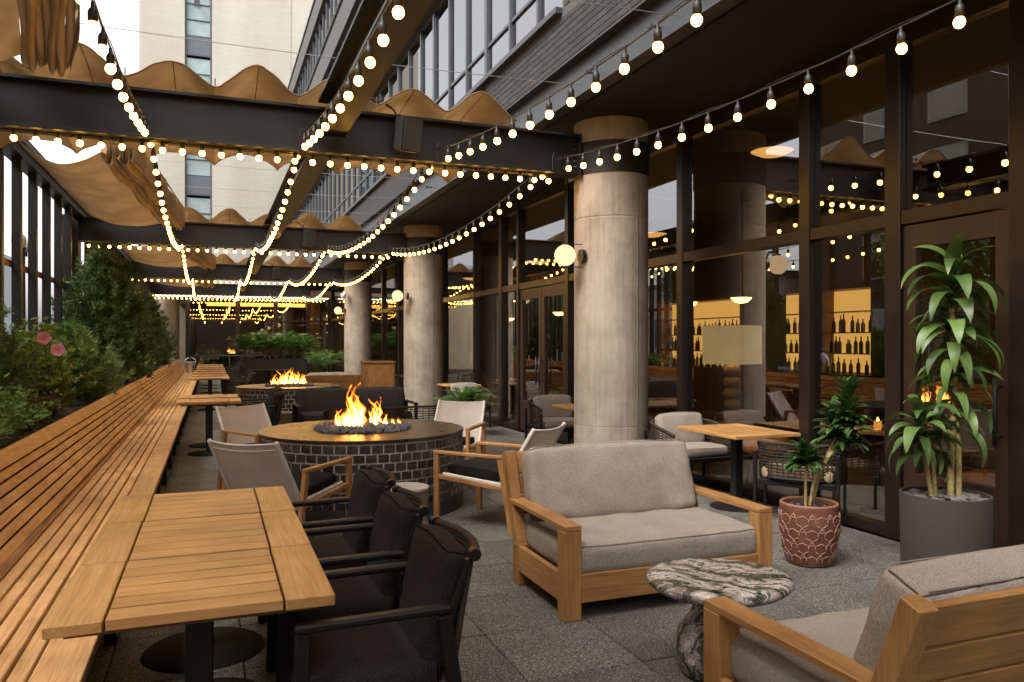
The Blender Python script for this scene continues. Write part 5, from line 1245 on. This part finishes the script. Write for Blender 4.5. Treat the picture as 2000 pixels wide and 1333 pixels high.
shrub('low dark shrub in front of the big pine', -1.6, 12.8, .76, .32, 1.1, .45, 2600, .06, lgd, 13)
shrub('reddish tipped low shrub near the bench', -1.6, 8.5, .76, .3, .6, .38, 900, .05, rust, 14, stems=14)
shrub('green shrub at the foot of the smaller pine', -1.62, 20.5, .76, .35, 2.2, .55, 3600, .08, lg, 15)
shrub('green leaves beyond the last pine before the pale column', -1.7, 31.0, .76, .4, 1.8, .6, 1800, .12, lg, 16)
shrub('tall wispy shrub against the fin screen', -2.05, 10.4, .76, .2, 1.6, 1.15, 900, .04, lg, 17, stems=30)
shrub('dark leafy shrub under the nearest pine', -1.8, 3.6, .76, .4, 1.6, .5, 3000, .06, lgd, 18)
pink = leafmat('petal_pink', (.88, .45, .58), (.74, .28, .42), .5, (.95, 1.05), .3)
fme = leaf_me(.075, .046, .7, .1, pink, 'petal', 5)
for (x, y, z) in ((-1.50, 8.55, 1.60), (-1.36, 8.4, 1.49)):
    f = bpy.data.objects.new('flower', None); COL.objects.link(f); f.parent = hib; f.location = (x+1.86, y-9.3, z-.76); f.rotation_euler = (R(75), R(10), R(15))
    for k in range(5): link('petal', fme, f, (0, 0, 0), (0, .35, k*1.2566))
    MB().tube([(0, 0, 0), (0, 0, .05)], .005, 5).build('stamen', plain('yellow', (.7, .5, .1), .6), f)
    MB().tube([(x+1.86, y-9.3, z-.78), (x+1.9, y-9.2, .4)], .004, 4).build('stem', bark, hib)
bl_ = thing('broadleaf_plant', 'broad light green leaves rising beside the bench before the big pine', 'plant', (-1.55, 9.6, .78))
lime = leafmat('lime_leaf', (.22, .30, .04), (.11, .18, .025), .4, (.8, 1.25), .4)
bme2 = [leaf_me(.34, .075, 1.2, .25, lime, n=8), leaf_me(.28, .05, .7, .3, lime, n=8)]
for i in range(9): o = link('leaf', bme2[i % 2], bl_, (random.uniform(-.1, .1), random.uniform(-.15, .15), random.uniform(.05, .4)), (0, -random.uniform(-.2, .5), random.uniform(-1.3, 1.0)))
gr = thing('tufted_grass', 'arching tuft of striped grass at the bench edge', 'grass', (-1.5, 8.9, .78)); gm_ = leafmat('grass_blade', (.16, .24, .06), (.06, .12, .03), .5)
gbl = leaf_me(.38, .008, 2.0, .2, gm_, 'blade', 7)
m_ = MB()
for i in range(70):
    M = Matrix.Rotation(random.random()*6.28, 4, 'Z') @ Matrix.Rotation(-random.uniform(-.2, .7), 4, 'Y') @ Matrix.Scale(random.uniform(.5, 1), 4)
    m_.add([M @ v.co for v in gbl.vertices], [tuple(p.vertices) for p in gbl.polygons])
tag(m_.build('blades', gm_, gr), kind='stuff')
# fern in pot near the glazing
fp = thing('potted_fern', 'green arching fern in a dark pot between the café chairs', 'plant', (4.0, 12.6, 0))
MB().lathe([(.14, 0), (.18, .02), (.2, .42), (.18, .42)], 24).build('pot', spk, fp, smooth=True, angle=.6); frond_tree(fp, 34, .62, palm, .42, 1.1, 16, 77)
# fallen leaves along the bench foot
m_ = MB()
for i in range(260):
    y = random.uniform(3.5, 14); x = -.36+abs(random.gauss(0, .07))
    if i % 4 == 0: x = random.uniform(.2, 4.5); a = random.random()*6; s = random.uniform(.008, .02)
    m_.add([(x, y, .003), (x+s*math.cos(a), y+s*math.sin(a), .009), (x+s*1.4*math.cos(a+.6), y+s*1.4*math.sin(a+.6), .004)], [(0, 1, 2)])
tag(m_.build('fallen_leaves', plain('dry_leaf', (.16, .09, .04), .9)), 'scattered dry leaf litter on the pavers along the bench', 'leaf litter', kind='stuff')

# ================================================================== STREET SIDE (seen between fins and in the reflections)
wh = thing('warehouse', 'long low cream warehouse across the street', 'building', (0, 0, 0))
crm = plain('warehouse_cream', (.50, .46, .36), .9, 0, .5, .1)
MB().b2((-34, 36, -.1), (-20, 74, 5.4)).build('wall', crm, wh); MB().b2((-34.2, 35.8, 5.401), (-19.8, 74.2, 5.7)).build('roof_edge', stg, wh)
for k in range(8):
    f = MB().b2((-19.99, 37+k*4.6, .9), (-19.93, 40+k*4.6, 3.2)).build('window', stg, wh); MB().b2((-19.929, 37.1+k*4.6, 1.0), (-19.91, 39.9+k*4.6, 3.1)).build('pane', wg, f)
rb = thing('street_brick_building', 'brown brick building across the street, seen in the glazing', 'building', (0, 0, 0))
rbk = plain('brown_brick', (.12, .075, .055), .9, 0, 2, .2)
MB().b2((-34, -16, -.1), (-20, 34, 20)).build('wall', rbk, rb); MB().b2((-34.1, -16.1, 20.001), (-19.85, 34.1, 20.5)).build('cornice', stg, rb, bevel=.03)
for k in range(12):
    for z in (1.0, 4.6, 8.0, 11.4, 14.8):
        f = MB().b2((-19.99, -14+k*3.8, z), (-19.92, -12+k*3.8, z+2.2)).build('window', plain('cream_trim', (.45, .42, .36), .7), rb); MB().b2((-19.919, -13.9+k*3.8, z+.1), (-19.9, -12.1+k*3.8, z+2.1)).build('pane', wg, f)
tb = thing('distant_tower', 'pale grey tower block far beyond the street', 'building', (0, 0, 0))
MB().b2((-46, 150, 0), (-34, 165, 17)).build('wall', plain('distant_grey', (.42, .46, .5), .9), tb)
for i in range(5):
    for k in range(5): MB().b2((-45.3+i*2.2, 149.9, 2+k*3), (-44+i*2.2, 149.99, 3.8+k*3)).build('window', wg, tb)
# street trees
tl_ = leafmat('street_leaf', (.20, .34, .06), (.07, .15, .025), .5, (.85, 1.15), .3)
def street_tree(label, x, y, h, r, n, seed, z0=2.2, ls=.16):
    rng = np.random.default_rng(seed); t = thing('street_tree', label, 'tree', (x, y, -.01), 0, 'street trees')
    MB().tube([(0, 0, 0), (.05, .02, z0*.6), (0, .05, z0), (.1, 0, h*.8)], [.13, .10, .08, .03], 9).build('trunk', bark, t, smooth=True)
    m = MB(); cs = []
    for i in range(24):
        a = i*2.4; el = rng.uniform(.2, 1.1); l = r*rng.uniform(.6, 1.1); p = Vector((0, 0, z0+(h-z0)*rng.random()*.6)); q = p+Vector((math.cos(a)*l*math.cos(el), math.sin(a)*l*math.cos(el), l*math.sin(el)*.8)); m.tube([p, p.lerp(q, .5)+Vector((0, 0, .1)), q], [.035, .02, .008], 5, False); cs += [tuple(p.lerp(q, f)) for f in (.55, .8, 1.0)]
    m.build('limbs', bark, t); C = np.array(cs)[rng.integers(0, len(cs), n)]; P = C+rng.normal(size=(n, 3))*r*.17
    d = rng.normal(size=(n, 3)); d /= np.linalg.norm(d, axis=1)[:, None]; sd = np.cross(d, rng.normal(size=(n, 3))); sd /= np.linalg.norm(sd, axis=1)[:, None]; l = ls*rng.uniform(.6, 1.2, (n, 1)); w = l*.35
    V = np.stack([P, P+d*l*.45+sd*w, P+d*l, P+d*l*.45-sd*w], 1).reshape(-1, 3); tag(link('crown', fast_mesh('crown', V, np.arange(n*4).reshape(-1, 4), tl_), t), kind='stuff')
street_tree('leafy street tree reflected in the near glass door', -4.9, 8.6, 6.0, 1.9, 9000, 1, ls=.13)
street_tree('leafy street tree reflected beside the near door', -5.2, 12.6, 5.4, 1.5, 8000, 2, ls=.12)
street_tree('leafy street tree farther along the pavement', -4.6, 5.0, 6.4, 2.0, 7000, 3)
street_tree('dark leafy tree reflected beyond the double doors', -15.5, 36, 7.0, 3.0, 9000, 4, ls=.25)
street_tree('small street tree far along the street', -17.5, 62, 6.5, 2.8, 4000, 5, ls=.3)
for i, (x, y) in enumerate(((-4.3, 22.0), (-4.3, 40.0))):
    t = thing('street_lamp', ['twin globe street lamp reflected in the glazing', 'twin globe street lamp farther along the street'][i], 'street lamp', (x, y, -.01))
    MB().lathe([(.2, 0), (.2, .3), (.1, .5), (.07, 1), (.055, 3.9)], 16).build('post', spk, t, smooth=True, angle=.7); MB().tube([(0, -.4, 3.7), (0, -.35, 3.9), (0, 0, 3.8), (0, .35, 3.9), (0, .4, 3.7)], .03, 6).build('arm', spk, t)
    for s in (-1, 1): MB().lathe([(.16*math.sin(a), -.2*math.cos(a)) for a in np.linspace(.05, math.pi-.05, 14)], 18, (0, s*.42, 4.0)).build('lantern', plain('opal', (.6, .55, .45), .3), t, smooth=True)
def car(label, x, y, col, nm, rz=0):
    t = thing('parked_car', label, 'car', (x, y, -.12), rz, 'cars parked along the street'); cpm = plain(nm, col, .22, .3, 2, .05)
    sec = [(-2.2, .35, .62), (-2.1, .30, .86), (-1.3, .28, .95), (1.0, .28, .93), (1.9, .30, .80), (2.2, .36, .58)]
    def B(u, v):
        s = u*(len(sec)-1); i = min(int(s), len(sec)-2); f = s-i; y = sec[i][0]*(1-f)+sec[i+1][0]*f; zl = sec[i][1]*(1-f)+sec[i+1][1]*f; zh = sec[i][2]*(1-f)+sec[i+1][2]*f
        a = v*2*math.pi; c = math.cos(a); q = math.sin(a); w = .88; p = 5; k = (abs(c)**p+abs(q)**p)**(-1/p); return (w*c*k, y, (zl+zh)/2+(zh-zl)/2*q*k)
    MB().grid(B, 24, 28).build('body', cpm, t, smooth=True)
    ss = [(-1.7, .93, .94, .8), (-1.1, .93, 1.40, .66), (.1, .93, 1.45, .66), (.9, .93, .96, .78)]
    def G(u, v):
        s = u*3; i = min(int(s), 2); f = s-i; L_ = [ss[i][k]*(1-f)+ss[i+1][k]*f for k in range(4)]; a = v*math.pi; c = math.cos(a); q = math.sin(a); k = (abs(c)**4+abs(q)**4)**(-.25); return (L_[3]*c*k, L_[0], L_[1]+(L_[2]-L_[1])*q*k)
    MB().grid(G, 18, 18).build('greenhouse', glass_mat('car_glass', (.08, .1, .11), 2.6), t, smooth=True)
    MB().b2((-.6, -1.05, 1.40), (.6, .1, 1.475)).build('roof', cpm, t, bevel=.03, seg=2)
    for sx in (-1, 1):
        for yy in (-1.35, 1.35):
            w = MB().tube([(sx*.72, yy, .32), (sx*.92, yy, .32)], .32, 24).build('wheel', spk, t, smooth=True, angle=.7); MB().tube([(sx*.91, yy, .32), (sx*.935, yy, .32)], .2, 16).build('rim', MATS['galvanised'], w)
        MB().b2((sx*.45, 2.12, .55), (sx*.75, 2.19, .68)).build('headlight', MATS['opal'], t, bevel=.02)
for (x, y, c, nm, lb) in ((-7.3, 13.5, (.65, .66, .68), 'car_silver', 'silver parked car reflected in the near door'), (-7.3, 19.5, (.10, .14, .2), 'car_blue', 'dark blue parked car along the street'), (-7.3, 27.5, (.7, .7, .7), 'car_white', 'white parked car reflected beside the near column'), (-14.5, 33, (.5, .08, .06), 'car_red', 'red parked car across the street'), (-7.3, 44, (.3, .32, .34), 'car_grey', 'grey parked car far along the street')): car(lb, x, y, c, nm)
